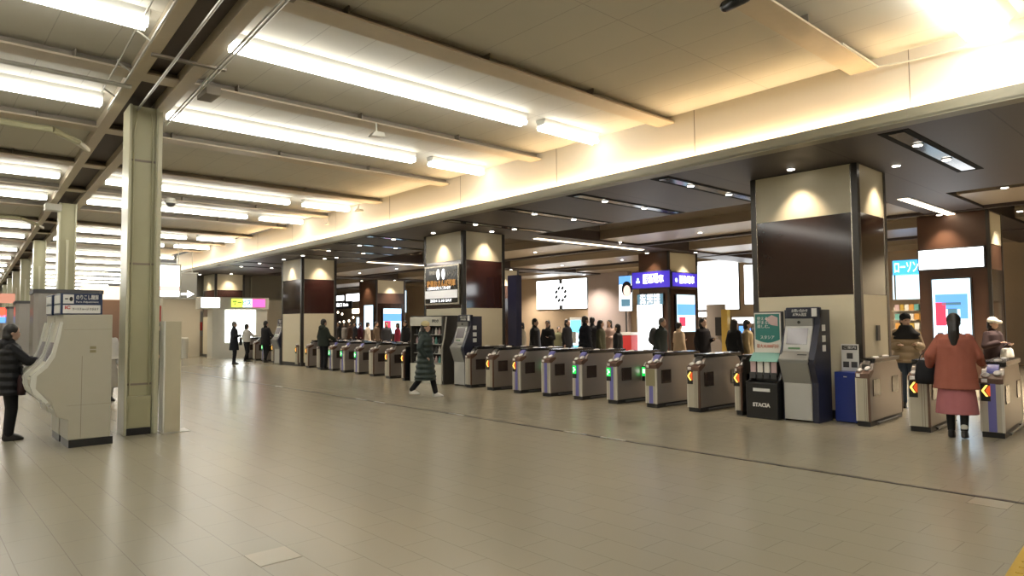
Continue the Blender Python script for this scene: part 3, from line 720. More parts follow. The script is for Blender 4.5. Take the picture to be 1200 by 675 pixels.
# ================================================================== TICKET GATES
def arrow_led(t, x, z, s=1.0):
    t = MB().box(x-.055, x+.055, -.012, 0, z-.13, z+.1).build('display_panel', M['black'], t)
    mb = MB(); a = .035*s; 
    mb.prism([(x+.030,z+.085),(x+.006,z+.085),(x-.046,z+.01),(x+.006,z-.065),(x+.030,z-.065),(x-.018,z+.01)], -.02, -.012, 'y')
    mb.build('arrow_light', M['yellow_led'], t)
    MB().prism([(x+.055,z+.08),(x+.04,z+.08),(x-.002,z+.01),(x+.04,z-.06),(x+.055,z-.06)], -.016, -.0125, 'y').build('arrow_glow', M['orange_led'], t)
def green_led(t, x, z):
    t = MB().box(x-.055, x+.055, -.012, 0, z-.16, z+.1).build('display_panel', M['black'], t)
    MB().box(x-.05, x+.05, -.018, -.012, z-.07, z+.095).build('green_light', M['green_led'], t)
    mb = MB(); mb.box(x-.03, x+.01, -.022, -.018, z+.045, z+.06); mb.box(x-.01, x+.03, -.022, -.018, z+.0, z+.03); mb.box(x-.025, x-.005, -.022, -.018, z-.04, z-.01)
    mb.build('green_symbol', M['white_led'], t)
def gate(px, py, label, disp='orange', stripe=None, w=.25, L=1.55, rz=0.0, black_side=False, indicator=False, khaki=False, pos=None):
    p = pos or fl(px, py)
    t = empty('ticket_gate', (p.x, p.y, 0), rz, label, 'ticket gate', 'automatic ticket gates')
    MB().box(.01, w-.01, .02, L-.02, 0, .075).build('base', M['black'], t)
    # body with lowered nose and long side profile
    prof = [(0,.075),(0,.72),(.05,.76),(.13,.80),(.19,.90),(.28,.955),(L-.28,.955),(L-.19,.90),(L-.13,.80),(L-.05,.76),(L,.72),(L,.075)]
    MB().prism(prof, .006, w-.006, 'x').build('body', M['black'] if black_side else M['steel'], t, bevel=.006)
    for s, yy in ((0, -.004), (1, L-.012)):
        MB().box(.018, w-.018, yy, yy+.016, .08, .715).build('front_panel', M['gate_front'], t)
        MB().box(w-.03, w, yy-.002, yy+.03, .075, .725).build('corner_strip', M['gate_brown'] if not stripe else M['gate_edge'], t)
        MB().box(0, .02, yy-.002, yy+.03, .075, .725).build('corner_strip', M['gate_edge'], t)
    # brown head with reader pads
    hd_ = MB().prism([(-.008,.715),(-.008,.79),(.07,.83),(.2,.84),(.2,.80),(.06,.715)], 0, w, 'x').build('head', M['gate_brown'] if stripe != 'head' else M['purple'], t, bevel=.008)
    MB().ell((w*.26, .05, .835), (w*.17,.05,.022), 12, 6, rx=R(25)).build('reader_pad', M['pad'], hd_, smooth=True)
    MB().ell((w*.74, .09, .862), (w*.19,.06,.022), 12, 6, rx=R(25)).build('reader_pad', M['pad'], hd_, smooth=True)
    MB().box(w*.1, w*.35, -.02, -.006, .735, .785).build('reader_window', M['pad'], hd_, bevel=.004)
    # curved arch up to the rail
    mb = MB(); pts = []
    for k in range(7):
        a = PI - k*PI/2/6; pts.append((.30+.15*math.cos(a), .85+.13*math.sin(a)))
    for k in range(6, -1, -1):
        a = PI - k*PI/2/6; pts.append((.30+.09*math.cos(a), .85+.08*math.sin(a)))
    mb.prism(pts, w*.25, w*.75, 'x'); mb.build('arch', M['purple'] if stripe else M['post'], t, smooth=False)
    tr_ = MB().box(-.01, w+.01, .24, L-.12, .94, 1.005).build('top_rail', M['gate_rail'], t, bevel=.01)
    for yy in (.62, L-.45): MB().ell((w*.5, yy, 1.005), (.05,.09,.02), 12, 6).build('rail_sensor', M['pad'], tr_, smooth=True)
    # smoked windows on both sides, flaps
    for sx, x0 in ((0, -.004), (1, w-.006)):
        for yy in (.16, L-.5):
            MB().box(x0, x0+.01, yy, yy+.3, .44, .69).build('side_window', M['smoke'], t, bevel=.003)
    if black_side:
        MB().box(w-.005, w+.004, .05, L-.05, .09, .94).build('black_side_panel', M['black'], t)
    kr_ = MB().tube((w+.03, .22, .04), (w+.03, L-.25, .04), .015).build('kick_rail', M['dkgrey'], t)
    for yy in (.3, L-.35): MB().tube((w-.01, yy, .04), (w+.03, yy, .04), .01).build('kick_bracket', M['dkgrey'], kr_)
    if stripe:
        x0 = w*.34
        MB().box(x0, x0+w*.34, -.009, 0, .08, .40 if khaki else .72).build('purple_stripe', M['purple'], t)
    else:
        mb = MB()
        for xx in (.62, .74): mb.box(w*xx, w*xx+.006, -.007, 0, .08, .72)
        mb.build('groove', M['beam_web'], t)
    if khaki: MB().box(.02, w-.03, -.012, 0, .40, .71).build('khaki_cover', M['khaki'], t)
    if disp == 'orange': arrow_led(t, w*.22+.01, .615)
    elif disp == 'green': green_led(t, w*.24, .60)
    if indicator:
        x0 = w+.01
        ip_ = MB().box(x0, x0+.11, .78, .80, .40, .70).build('indicator_panel', M['black'], t)
        MB().box(x0+.008, x0+.102, .77, .78, .50, .68).build('green_light', M['green_led'], ip_)
        MB().box(x0+.03, x0+.08, .768, .77, .56, .64).build('green_symbol', M['white_led'], ip_)
        MB().box(x0+.13, x0+.20, .78, .80, .56, .66).build('notice_plate', M['sign_white'], t)
        MB().tube((x0+.05,.79,.70),(x0+.08,.82,.78),.014).build('indicator_arm', M['sign_white'], t)
    return t
gate(1150, 512, 'ticket gate at the right edge with an orange arrow and violet stripe', 'orange', 'v', .27, 1.7, R(4.5))
gate(1066, 505, 'ticket gate with an orange arrow directly left of the person in coral', 'orange', None, .27, 1.6, R(3.5))
gate(1004, 499, 'end ticket gate without display, standing right of the blue box', None, None, .2, 1.55, R(2.5))
gate(862, 486, 'slim black sided ticket gate with an orange arrow, touching the leaflet stand', 'orange', None, .13, 1.4, black_side=True)
gate(806, 482, 'cream fronted ticket gate with an orange arrow, next left of the black sided gate', 'orange', None, .25)
gate(757, 477, 'ticket gate with a khaki cover over half of its violet stripe', None, 'v', .25, khaki=True)
gate(711.5, 472.6, 'ticket gate with a green display and violet stripe, by the khaki covered gate', 'green', 'v', .25, indicator=True)
gate(671.5, 468, 'ticket gate with a green display, third left of the cream arrow gate', 'green', 'v', .25)
gate(635, 464, 'unlit ticket gate with a violet stripe, left of the two green display gates', None, 'v', .25)
gate(601, 460.5, 'ticket gate with an orange arrow and narrow violet stripe, third from the leaning kiosk', 'orange', 'v', .25, indicator=True)
gate(570, 457, 'plain cream ticket gate with an orange arrow, second from the leaning kiosk', 'orange', None, .25)
gate(545.5, 454, 'end ticket gate of the middle row right beside the leaning kiosk', None, None, .22)
far = [(470.7,446.1,'orange',True,'black sided ticket gate at the left side of the drinks cooler'),(451.1,443.3,'orange',False,'ticket gate with an orange light, second left of the drinks cooler'),
       (432.4,440.8,None,False,'unlit ticket gate, third left of the drinks cooler'),(415.2,438.5,'green',False,'ticket gate with a green light and side indicator, fourth left of the drinks cooler'),
       (399,436.3,'green',False,'ticket gate with a green light, fifth left of the drinks cooler'),(385,434.4,'green',False,'ticket gate with a green light just right of the man in the dark green coat'),
       (371.1,432.7,None,False,'ticket gate beside the man in the dark green coat'),(357.8,430.9,'orange',False,'ticket gate with an orange light, left of the man in the dark green coat'),
       (345.9,429,'orange',False,'ticket gate with an orange light, second right of the far kiosk'),(335.6,427.4,None,False,'end ticket gate touching the far kiosk'),
       (318,425,'orange',False,'ticket gate just left of the far kiosk'),(306.5,423.6,'green',False,'ticket gate behind the man in black at the far end'),(296.5,422.3,None,False,'leftmost ticket gate near the service booth'),(286,421.4,None,False,'ticket gate at the far end beside the service booth')]
for px, py, dsp, bl, lab in far:
    gate(px, py, lab, dsp, 'v' if dsp == 'green' else None, .13 if bl else .26, 1.5, black_side=bl, indicator=(px in (415.2, 357.8)))

# ================================================================== KIOSKS
def kiosk(x, y, label, rz=0.0, w=.56):
    t = empty('ticket_kiosk', (x, y, 0), rz, label, 'kiosk', 'silver and navy kiosks')
    # profile in (y, z): front at y=0 (faces -Y)
    side = [(.02,0),(.02,.62),(-.10,.92),(-.10,.98),(.10,1.42),(.14,1.52),(.14,1.76),(.50,1.76),(.50,0)]
    MB().prism(side, 0, .03, 'x').build('side_panel', M['atm_navy'], t, bevel=.004)
    MB().prism(side, w-.1, w, 'x').build('side_panel', M['atm_navy'], t, bevel=.004)
    MB().prism([(.03,.03),(.03,.9),(.14,1.12),(.16,1.7),(.48,1.7),(.48,.03)], .03, w-.1, 'x').build('cabinet', M['atm_navy'], t)
    MB().box(.03, w-.1, .0, .03, .03, .60).build('lower_door', M['atm_white'], t, bevel=.004)
    MB().prism([(0,.60),(-.12,.92),(-.12,.97),(.03,.97),(.03,.60)], .02, w-.1, 'x').build('apron', M['atm_silver'], t, bevel=.004)
    MB().prism([(-.13,.94),(-.13,.985),(-.02,1.10),(.05,1.10),(.05,.94)], .01, w-.09, 'x').build('tray', M['atm_silver'], t, bevel=.006)
    ss_ = MB().prism([(-.02,1.10),(.10,1.50),(.16,1.50),(.16,1.10)], .03, w-.1, 'x').build('screen_surround', M['atm_white'], t, bevel=.006)
    MB().prism([(.006,1.215),(.082,1.465),(.10,1.46),(.024,1.21)], .08, w-.16, 'x').build('screen', M['scr_grey'], ss_)
    MB().prism([(-.016,1.135),(-.008,1.165),(.01,1.16),(.002,1.13)], .12, w-.26, 'x').build('coin_slot', mat('green slot', (.06,.16,.06), .4), ss_)
    MB().box(w-.28, w-.13, -.07, -.03, 1.0, 1.06).build('card_reader', M['black'], t, bevel=.004)
    cp_ = MB().box(.03, w-.1, .1, .16, 1.5, 1.62).build('camera_panel', M['atm_silver'], t)
    MB().tube((w*.45, .09, 1.56), (w*.45, .11, 1.56), .025, n=14).build('camera_eye', M['black'], cp_)
    hd_ = MB().box(.02, w, .13, .22, 1.62, 1.80, ch=.0).build('header', M['atm_navy'], t, bevel=.02)
    text('lettering', 'お問い合わせ\nATM入出金', .06, (w*.45,.126,1.71), FY, M['sign_white'], hd_, width=.26)
    MB().box(w-.12, w-.04, .12, .131, 1.65, 1.78).build('header_badge', M['sign_white'], hd_)
    for z in (1.52, 1.35, 1.2): MB().box(w, w+.004, .2, .32, z-.1, z).build('side_icon', M['sign_white'], t)
    return t
q = fl(920, 492); kiosk(-5.21, 10.52, 'silver and navy kiosk with a leaning screen in front of the big near pillar', w=.57)
kiosk(-13.97, 10.55, 'leaning kiosk with a steel rail between the drinks cooler and the middle gates', w=.55)
kiosk(-26.95, 11.25, 'distant navy kiosk at the foot of the third pillar', w=.6)
t = tag(MB().path([(-14.2, 10.35, .1), (-14.2, 10.35, .95), (-14.2,10.42,1.2), (-14.2, 10.5, 1.75)], .02).build('steel_rail', M['grey_metal'], smooth=False), 'thin vertical steel rail between the drinks cooler and the leaning kiosk', 'rail')

# leaflet stand with poster
t = empty('leaflet_stand', (-5.62, 10.42, 0), 0, 'black leaflet stand with a teal poster, beside the near kiosk', 'stand')
MB().box(-.17, .37, .0, .42, 0, .58).build('cabinet', M['black'], t, bevel=.01)
MB().prism([(.0,.58),(.12,.62),(.30,1.0),(.42,1.0),(.42,.58)], -.17, -.13, 'x').build('side_cheek', M['black'], t)
MB().prism([(.0,.58),(.12,.62),(.30,1.0),(.42,1.0),(.42,.58)], .33, .37, 'x').build('side_cheek', M['black'], t)
MB().box(-.17, .37, .25, .42, .58, .95).build('rack_back', M['black'], t)
MB().prism([(.08,.92),(.22,1.06),(.25,1.06),(.25,.92)], -.14, .34, 'x').build('mint_shelf', M['mint'], t)
for i, c in enumerate(('pinkpaper','paper','paper','pinkpaper')):
    MB().box(-.14+i*.12, -.05+i*.12, .12, .14, .70, .92).build('leaflet', M[c], t)
    MB().box(-.145+i*.12, -.045+i*.12, .10, .12, .64, .74).build('leaflet_pocket', M['dkgrey'], t)
MB().box(-.13, .37, .24, .30, 1.0, 1.74).build('poster_frame', M['dkgrey'], t, bevel=.006)
MB().box(-.115, .345, .232, .24, 1.02, 1.72).build('poster_sheet', M['paper'], t)
mb = MB(); pts = [(-.095,1.70),(-.095,1.28)]
for k in range(9): pts.append((-.095+.42*k/8, 1.28-.055*math.sin(PI*k/8)))
pts += [(.325,1.28),(.325,1.70)]
mb.prism(pts, .226, .232, 'y'); mb.build('teal_field', M['teal'], t)
text('lettering', '使える。\n貯まる。\n楽しむ。', .065, (-.06,.224,1.555), FY, M['sign_white'], t, align='LEFT')
text('lettering', 'スタシア', .07, (.115,.224,1.31), FY, M['sign_white'], t, width=.24)
text('lettering', '最大30,000円分', .075, (.115,.230,1.165), FY, mat('red print', (.5,.12,.06), .5), t, width=.38)
MB().prism([(.08,1.62),(.2,1.68),(.3,1.64),(.3,1.5),(.18,1.52)], .222, .227, 'y').build('poster_picture', M['pinkpaper'], t)
MB().box(-.04, .25, -.006, 0, .44, .49).build('white_label', M['sign_white'], t)
text('lettering', 'STACIA', .085, (.1,-.008,.22), FY, M['sign_white'], t, width=.30, bold=.003)
# blue box with notice
t = empty('collection_box', (-4.40, 10.93, 0), 0, 'royal blue collection box at the foot of the big near pillar', 'box')
MB().box(-.16, .16, 0, .3, .01, .78).build('body', M['blue_box'], t, bevel=.008)
MB().box(-.02, .03, -.004, 0, .70, .715).build('slot', M['sign_white'], t)
MB().box(-.15, .15, .02, .28, 0, .012).build('foot', M['black'], t)
t = empty('notice_board', (-4.38, 11.1, .79), 0, 'white notice with grey pictures standing on the blue collection box', 'sign')
MB().box(-.13, .13, 0, .02, 0, .42).build('board', M['sign_white'], t)
MB().box(-.115, .115, -.004, 0, .33, .40).build('dark_header', M['dkgrey'], t)
text('lettering', 'ご案内', .05, (0,-.006,.365), FY, M['sign_white'], t, width=.18)
for (x, z) in ((0,.235),(-.06,.10),(.065,.10)): MB().box(x-.045, x+.045, -.004, 0, z-.045, z+.045).build('picture', M['dkgrey'], t)
# drinks cooler
t = empty('drinks_cooler', (-15.1, 10.85, 0), 0, 'open fronted drinks cooler cabinet behind the person walking in the long coat', 'cooler')
MB().box(-.72, -.70+.02, -.38, .42, 0, 1.78).build('side_wall', M['vend_dark'], t)
MB().box(.72, .80, -.38, .42, 0, 1.78).build('side_wall', M['vend_dark'], t, bevel=.01)
MB().box(-.72, .8, .36, .42, 0, 1.78).build('back_wall', M['vend_dark'], t)
MB().box(-.73, .73, -.40, .38, 1.52, 1.76).build('header', M['white_paint'], t, bevel=.01)
MB().box(-.72, .8, -.38, .42, 1.76, 1.79).build('top', M['vend_dark'], t)
text('lettering', 'ドリンク', .10, (.48,-.41,1.64), FY, M['dkgrey'], t, width=.28, bold=.003)
MB().box(-.72, .73, -.40, .38, 0, .5).build('base', M['white_paint'], t, bevel=.01)
for k in range(4):
    z = .52+k*.25
    MB().box(-.70, .72, -.30, .36, z, z+.02).build('shelf', M['grey_metal'], t)
ctr = 0
for k in range(4):
    for j in range(9):
        z = .54+k*.25; x = -.62+j*.15
        m = [M['paper'],M['dkgrey'],M['pinkpaper'],M['dkgrey'],M['mint']][(j*2+k)%5]
        o = MB().loft([(-15.1+x,10.62,z,.035,.035),(-15.1+x,10.62,z+.11,.035,.035),(-15.1+x,10.62,z+.15,.015,.015),(-15.1+x,10.62,z+.18,.015,.015)], 10).build('drink_bottle', m, smooth=False)
        tag(o, 'bottle on the %s shelf of the drinks cooler, %s from the left' % (['bottom','second','third','top'][k], ordn[j]), 'bottle', 'bottles in the drinks cooler')

# navy banner column right of pillar 2
tag(MB().box(-14.1, -13.75, 12.55, 12.75, 0, 2.9).build('navy_banner', mat('navy banner', (.02,.022,.06), .4)), 'dark navy vertical banner right behind the second pillar', 'banner')
# cyan lit vending display and red machine in the crowd zone
t = empty('cyan_display', (at(675,400,1,18).x, 18, 0), 0, 'cyan lit standing display among the waiting people', 'display')
MB().box(-.3,.3,0,.25,0,1.75).build('case', M['sign_white'], t, bevel=.01); MB().box(-.24,.24,-.01,0,.7,1.65).build('screen', M['screen_cyan'], t)
MB().box(-.15,.2,-.012,-.01,.75,1.2).build('screen_figure', M['screen_pale'], t)
t = empty('white_placard', (at(667,400,1,17.5).x, 17.5, 0), 0, 'blank white placard left of the cyan display', 'sign')
MB().tube((0,0,0),(0,0,.95),.02).build('pole', M['grey_metal'], t); MB().box(-.32,.32,-.02,.02,.85,1.25).build('board', M['sign_white'], t)
t = empty('red_machine', (at(733,400,1,19.5).x, 19.5, 0), 0, 'red and white standing machine left of the violet sign pillar', 'machine')
MB().box(-.25,.25,0,.4,0,1.1).build('case', M['red'], t, bevel=.01); MB().box(-.25,.25,-.02,.4,1.1,1.2).build('top', M['sign_white'], t)

# ================================================================== FARE MACHINES (left)
def fare_machine(x1, label):
    # side profile (y,z); front faces -Y; x1 is the +X side
    t = empty('fare_machine', (x1, 1.9, 0), 0, label, 'ticket machine', 'fare adjustment machines')
    w = .62
    prof = [(-.25,.10),(-.25,.36),(-.38,.42),(-.44,.62),(-.62,.80),(-.64,.90),(-.60,.98),(-.50,1.08),(-.42,1.22),(-.37,1.45),(-.335,1.62),(-.33,1.75),(.24,1.75),(.24,.10)]
    MB().prism(prof, -w, 0, 'x').build('body', M['white_mach'], t, bevel=.008)
    MB().box(-w+.02, -.0, -.24, .27, 0, .10).build('plinth', M['black'], t)
    # moulded glossy front cheeks
    for x0 in (-w-.005, -.055):
        MB().prism([(-.67,.84),(-.66,.96),(-.53,1.09),(-.45,1.24),(-.40,1.46),(-.365,1.65),(-.33,1.65),(-.36,1.45),(-.41,1.2),(-.49,1.06),(-.60,.96),(-.61,.80),(-.47,.62),(-.50,.60),(-.64,.74)], x0, x0+.06, 'x').build('front_cheek', M['white_gloss'], t)
    MB().prism([(-.63,.93),(-.52,1.05),(-.50,1.04),(-.61,.92)], -w+.08, -.08, 'x').build('coin_tray', M['dkgrey'], t)
    MB().prism([(-.475,1.12),(-.395,1.38),(-.385,1.38),(-.46,1.11)], -w+.08, -.08, 'x').build('screen', M['scr_grey'], t)
    MB().prism([(-.45,.55),(-.30,.38),(-.28,.40),(-.43,.58)], -w+.1, -.1, 'x').build('shelf_strut', M['white_gloss'], t)
    mb = MB()
    for z in (1.24, 1.29): mb.box(0, .004, -.02, .05, z, z+.035)
    mb.build('vent', M['khaki'], t)
    mb = MB(); mb.box(0, .002, -.11, -.105, .12, 1.2); mb.box(0, .002, -.32, .23, 1.55, 1.553); mb.box(0, .002, -.27, .23, .55, .553)
    mb.build('seam', M['beam_web'], t)
    MB().tube((-.08,-.2,.0),(-.08,-.2,.1),.02).build('foot', M['dkgrey'], t)
    return t
def fare_sign(x1, label):
    t = empty('fare_sign', (x1, 1.78, 1.752), 0, label, 'sign', 'signs on the fare adjustment machines')
    MB().box(-.5, 0, -.24, .24, 0, .28).build('sign_box', M['sign_navy'], t, bevel=.006)
    MB().box(0, .006, -.215, .215, .015, .125).build('white_strip', M['sign_white'], t)
    MB().box(0, .006, -.215, -.095, .145, .265).build('pictogram_plate', M['sign_white'], t)
    MB().ell((.008, -.125, .205), (.004,.022,.03), 10, 6).build('pictogram', M['black'], t); MB().box(.005,.009,-.195,-.16,.2,.215).build('pictogram', M['black'], t)
    text('lettering', 'のりこし精算', .07, (.008,.06,.225), FX, M['sign_white'], t, width=.26, bold=.001)
    text('lettering', 'Fare Adjustment', .035, (.008,.06,.168), FX, M['sign_white'], t, width=.26)
    text('lettering', 'IC', .06, (.008,-.165,.09), FX, M['red'], t, width=.06, bold=.002)
    text('lettering', 'カードチャージ できます', .04, (.008,.04,.07), FX, M['dkgrey'], t, width=.30)
    for z in (.02, .15): MB().box(-.46, -.04, -.246, -.24, z, z+.11).build('side_strip', M['sign_white'], t)
    return t
fare_machine(-10.55, 'nearer cream fare adjustment machine with a curved front, left of the nearest column')
fare_machine(-11.25, 'farther cream fare adjustment machine where the person in black stands')
fare_sign(-10.57, 'navy and white sign on top of the nearer fare adjustment machine')
fare_sign(-11.27, 'navy and white sign on top of the farther fare adjustment machine, partly hidden')
# white post
t = empty('white_post', (-10.95, 3.02, 0), SPA, 'cream square bollard post right of the nearest column', 'post')
MB().box(-.3, 0, -.1, .12, 0, 1.66).build('post_body', mat('post cream', (.47,.43,.31), .4), t, bevel=.008)
MB().box(-.3, .005, -.12, -.1, 0, 1.66).build('edge_strip', M['white_gloss'], t)
MB().box(-.32, .05, -.14, .25, 0, .012).build('floor_plate', M['grey_metal'], t)

# ================================================================== PEOPLE
def remeshed(mb, name, voxel, m, parent=None, smooth_it=2, loc=(0,0,0)):
    me = mb.mesh(name); o = bpy.data.objects.new(name, me); COL.objects.link(o)
    md = o.modifiers.new('r', 'REMESH'); md.mode = 'VOXEL'; md.voxel_size = voxel
    if smooth_it:
        sm = o.modifiers.new('s', 'SMOOTH'); sm.factor = .5; sm.iterations = smooth_it
    dg = bpy.context.evaluated_depsgraph_get()
    res = bpy.data.meshes.new_from_object(o.evaluated_get(dg)); res.name = name
    bpy.data.objects.remove(o)
    for p in res.polygons: p.use_smooth = True
    res.materials.clear(); res.materials.append(m)
    n = bpy.data.objects.new(name, res); COL.objects.link(n)
    if parent: n.parent = parent
    return n
def V(*a): return Vector(a)
def cloth(name, col, rough=.8, bump=.0, bscale=60): return mat(name, col, rough, noise=.08, nscale=12, spec=.25, bump=bump, bscale=bscale)
def person(x, y, face, label, h=1.66, coat=(.02,.02,.022), hem=.80, coat_w=1.0, pants=(.02,.02,.025), skirt=None, hair='short', hairc='hair',
           stride=0.0, arm_l='down', arm_r='down', shoes='shoe', hat=None, lean=0.0, puff=False, voxel=.014, bag=None, hood=False, socks=None, z=0.0, head_turn=0.0, head_tilt=0.0, group=None, collar=True):
    """face: heading in degrees, 0 looks to +Y; local frame: +y forward, +x the right hand"""
    s = h/1.66
    # joints
    hipL, hipR = V(-.085,0,.86), V(.085,0,.86)
    def leg(side, st):
        hx = .085*side
        k = V(hx, .16*st + (.05 if st < 0 else .03), .46 + .01*abs(st)); an = V(hx*.9, .34*st - (.12*max(0,-st)), .085 + .11*max(0,-st)*1.0)
        return k, an
    kl, al = leg(-1, stride); kr, ar = leg(1, -stride)
    lz = lean
    def L(p):   # lean of the upper body about the hips
        c, sn = math.cos(lz), math.sin(lz); q = p - V(0,0,.86)
        return V(q.x, q.y*c + q.z*sn, -q.y*sn + q.z*c) + V(0,0,.86)
    shL, shR = L(V(-.165,-.01,1.345)), L(V(.165,-.01,1.345))
    def arm(side, pose):
        sh = shL if side < 0 else shR
        if pose == 'down': e = sh + V(.055*side, -.02, -.27); w = e + V(.01*side, .05, -.235)
        elif pose == 'back': e = sh + V(.05*side, -.10, -.25); w = e + V(.0, .02, -.24)
        elif pose == 'fwd': e = sh + V(.04*side, .06, -.26); w = e + V(-.01*side, .15, -.18)
        elif pose == 'pocket': e = sh + V(.10*side, -.06, -.25); w = e + V(-.06*side, .12, -.19)
        elif pose == 'phone': e = sh + V(.06*side, .02, -.26); w = e + V(-.09*side, .21, .03)
        elif pose == 'reach': e = sh + V(.03*side, .20, -.21); w = e + V(-.02*side, .24, .0)
        elif pose == 'low_reach': e = sh + V(.09*side, .05, -.25); w = e + V(.03*side, .19, -.10)
        elif pose == 'chest': e = sh + V(.08*side, .02, -.25); w = e + V(-.16*side, .17, .06)
        elif pose == 'bag': e = sh + V(.12*side, -.02, -.24); w = e + V(.02*side, .12, -.16)
        return sh, e, w
    AL, AR = arm(-1, arm_l), arm(1, arm_r)
    rot = Matrix.Rotation(R(-face), 4, 'Z')
    nk = L(V(0,-.005,1.40)); hd = L(V(0,.015,1.545)); 
    # ---- body: one continuous surface
    mb = MB()
    mb.cap(nk - V(0,0,.06), L(V(0,.0,1.47)), .056, .052)
    Hm = Matrix.Translation(hd) @ Matrix.Rotation(R(-head_turn), 4, 'Z') @ Matrix.Rotation(-head_tilt, 4, 'X')
    def H(*p): return Hm @ V(*p)
    def hell(m_, c, r, nu=16, nv=11):
        b0 = len(m_.v); m_.ell((0,0,0), r, nu, nv)
        for i in range(b0, len(m_.v)): m_.v[i] = tuple(Hm @ (V(*m_.v[i]) + V(*c)))
    hell(mb, (0,-.008,.025), (.074,.092,.092)); hell(mb, (0,.018,-.035), (.056,.066,.075)); hell(mb, (0,.05,-.07), (.032,.03,.03))
    hell(mb, (0,.088,-.012), (.013,.018,.024), 8, 6); hell(mb, (0,.082,-.05), (.024,.012,.010), 8, 6)
    for sx in (-1, 1): hell(mb, (sx*.074,-.005,-.01), (.010,.02,.03), 8, 6)
    mb.loft([(L(V(0,0,z_)).x, L(V(0,0,z_)).y, L(V(0,0,z_)).z, rx, ry) for z_, rx, ry in ((.80,.14,.10),(.90,.15,.105),(1.02,.125,.09),(1.15,.135,.095),(1.28,.155,.10),(1.36,.13,.08),(1.41,.06,.055))], 18)
    for sh, e, w in (AL, AR):
        mb.cap(sh, e, .045, .036); mb.cap(e, w, .036, .026)
        d = (w-e).normalized(); side = -1 if sh.x < 0 else 1
        up_ = V(0,0,1) if abs(d.z) < .8 else V(0,1,0)
        lat = d.cross(up_).normalized()
        if abs(d.z) >= .8: lat = V(0,1,0)
        n_ = d.cross(lat).normalized()
        palm = w + d*.05
        for off in (-.022,-.007,.008,.022): mb.cap(w+lat*off*.6, palm+lat*off+d*.015, .013, .011)
        for off, ln in ((-.025,.060),(-.009,.072),(.009,.068),(.025,.052)):
            b_ = palm + lat*off + d*.02; mid = b_ + d*ln*.5 + n_*.004*side; tip = mid + d*ln*.38 + n_*.018*side
            mb.cap(b_, mid, .0095, .0088); mb.cap(mid, tip, .0088, .0075)
        th = w + d*.02 + lat*.02; mb.cap(th, th + d*.035 + lat*.028, .011, .010); mb.cap(th + d*.035 + lat*.028, th + d*.062 + lat*.03, .010, .008)
    for hp, k, a_ in ((hipL, kl, al), (hipR, kr, ar)):
        mb.cap(hp, k, .08, .052); mb.cap(k, a_, .052, .036)
        mb.cap(a_ - V(0,.015,.03), a_ + V(0,.12,-.045), .034, .026)
    body = remeshed(mb, 'person', voxel, M['skin'])
    body.matrix_world = Matrix.Translation((x, y, z)) @ rot @ Matrix.Scale(s, 4)
    tag(body, label, 'person', group)
    def part(mb_, name, m, vx=None, sm=2): return remeshed(mb_, name, vx or voxel, m, body, sm)
    # eyes and mouth
    for sx in (-1, 1):
        b = MB(); hell(b, (sx*.03,.080,.012), (.010,.006,.006), 8, 6); b.build('eye', M['hair'], body, smooth=True)
    b = MB(); hell(b, (0,.093,-.051), (.018,.004,.005), 8, 6); b.build('mouth', mat('lips', (.35,.12,.1), .5), body, smooth=True)
    # ---- hair / hat
    hm = M[hairc]
    b = MB(); hell(b, (0,-.022,.038), (.086,.097,.096))
    if hair in ('short','long','pony','bob'): hell(b, (0,-.055,-.01), (.078,.062,.085))
    if hair == 'bob': hell(b, (0,-.05,-.06), (.088,.07,.09))
    if hair == 'long': b.cap(H(0,-.06,-.02), H(0,-.085,-.26), .075, .06); b.cap(H(-.05,-.02,-.03), H(-.07,-.03,-.2), .04,.03); b.cap(H(.05,-.02,-.03), H(.07,-.03,-.2), .04,.03)
    if hair == 'pony': b.cap(H(0,-.085,.0), H(0,-.12,-.12), .065, .07); b.cap(H(0,-.12,-.12), H(0,-.125,-.28), .07, .055); b.cap(H(0,-.125,-.28), H(0,-.12,-.36), .055, .02)
    part(b, 'hair', hm)
    if hat:
        b = MB(); hell(b, (0,-.015,.062), (.093,.102,.085))
        if hat[1]: b.cap(H(0,.08,.045), H(0,.155,.03), .045, .035); 
        part(b, 'cap' if hat[1] else 'knit_hat', cloth('hat %s' % (hat[0],), hat[0]))
    # ---- trousers / legs
    if skirt:
        b = MB(); c0, zh = skirt
        b.loft([(0,0,.92,.15,.11),(0,0,.80,.19,.15),(0,0,(.8+zh)/2,.225,.19),(0,0,zh,.25,.22)], 24); part(b, 'skirt', cloth('skirt %s' % (c0,), c0), sm=1)
    b = MB()
    pr = 1.0 if not skirt else .8
    for hp, k, a_ in ((hipL, kl, al), (hipR, kr, ar)):
        b.cap(hp, k, .098*pr, .072*pr); b.cap(k, a_ + V(0,0,.02), .072*pr, .058*pr)
    b.ell((0,0,.87), (.165,.12,.11)); part(b, 'trousers', cloth('trousers %s' % (pants,), pants))
    if socks:
        b = MB()
        for a_ in (al, ar): b.cap(a_ + V(0,0,.06), a_, .045, .043)
        part(b, 'socks', cloth('socks', socks))
    # ---- shoes
    for a_ in (al, ar):
        b = MB(); up2 = a_.z - .085
        b.loft([(a_.x, a_.y+.055, up2, .044, .125), (a_.x, a_.y+.055, up2+.03, .046, .128), (a_.x, a_.y+.035, up2+.06, .042, .10), (a_.x, a_.y-.005, up2+.10, .04, .055)], 18)
        part(b, 'shoe', M[shoes], vx=max(.01, voxel*.8), sm=1)
    # ---- coat
    b = MB()
    e_ = .022*coat_w
    rings = []
    zz = [1.40,1.37,1.32,1.22,1.10,.98,.86,.74,.62,.50,.40,.30]
    base = [(.075,.07),(.14,.10),(.195,.125),(.20,.135),(.19,.13),(.19,.135),(.20,.145),(.205,.155),(.21,.165),(.22,.175),(.225,.18),(.23,.185)]
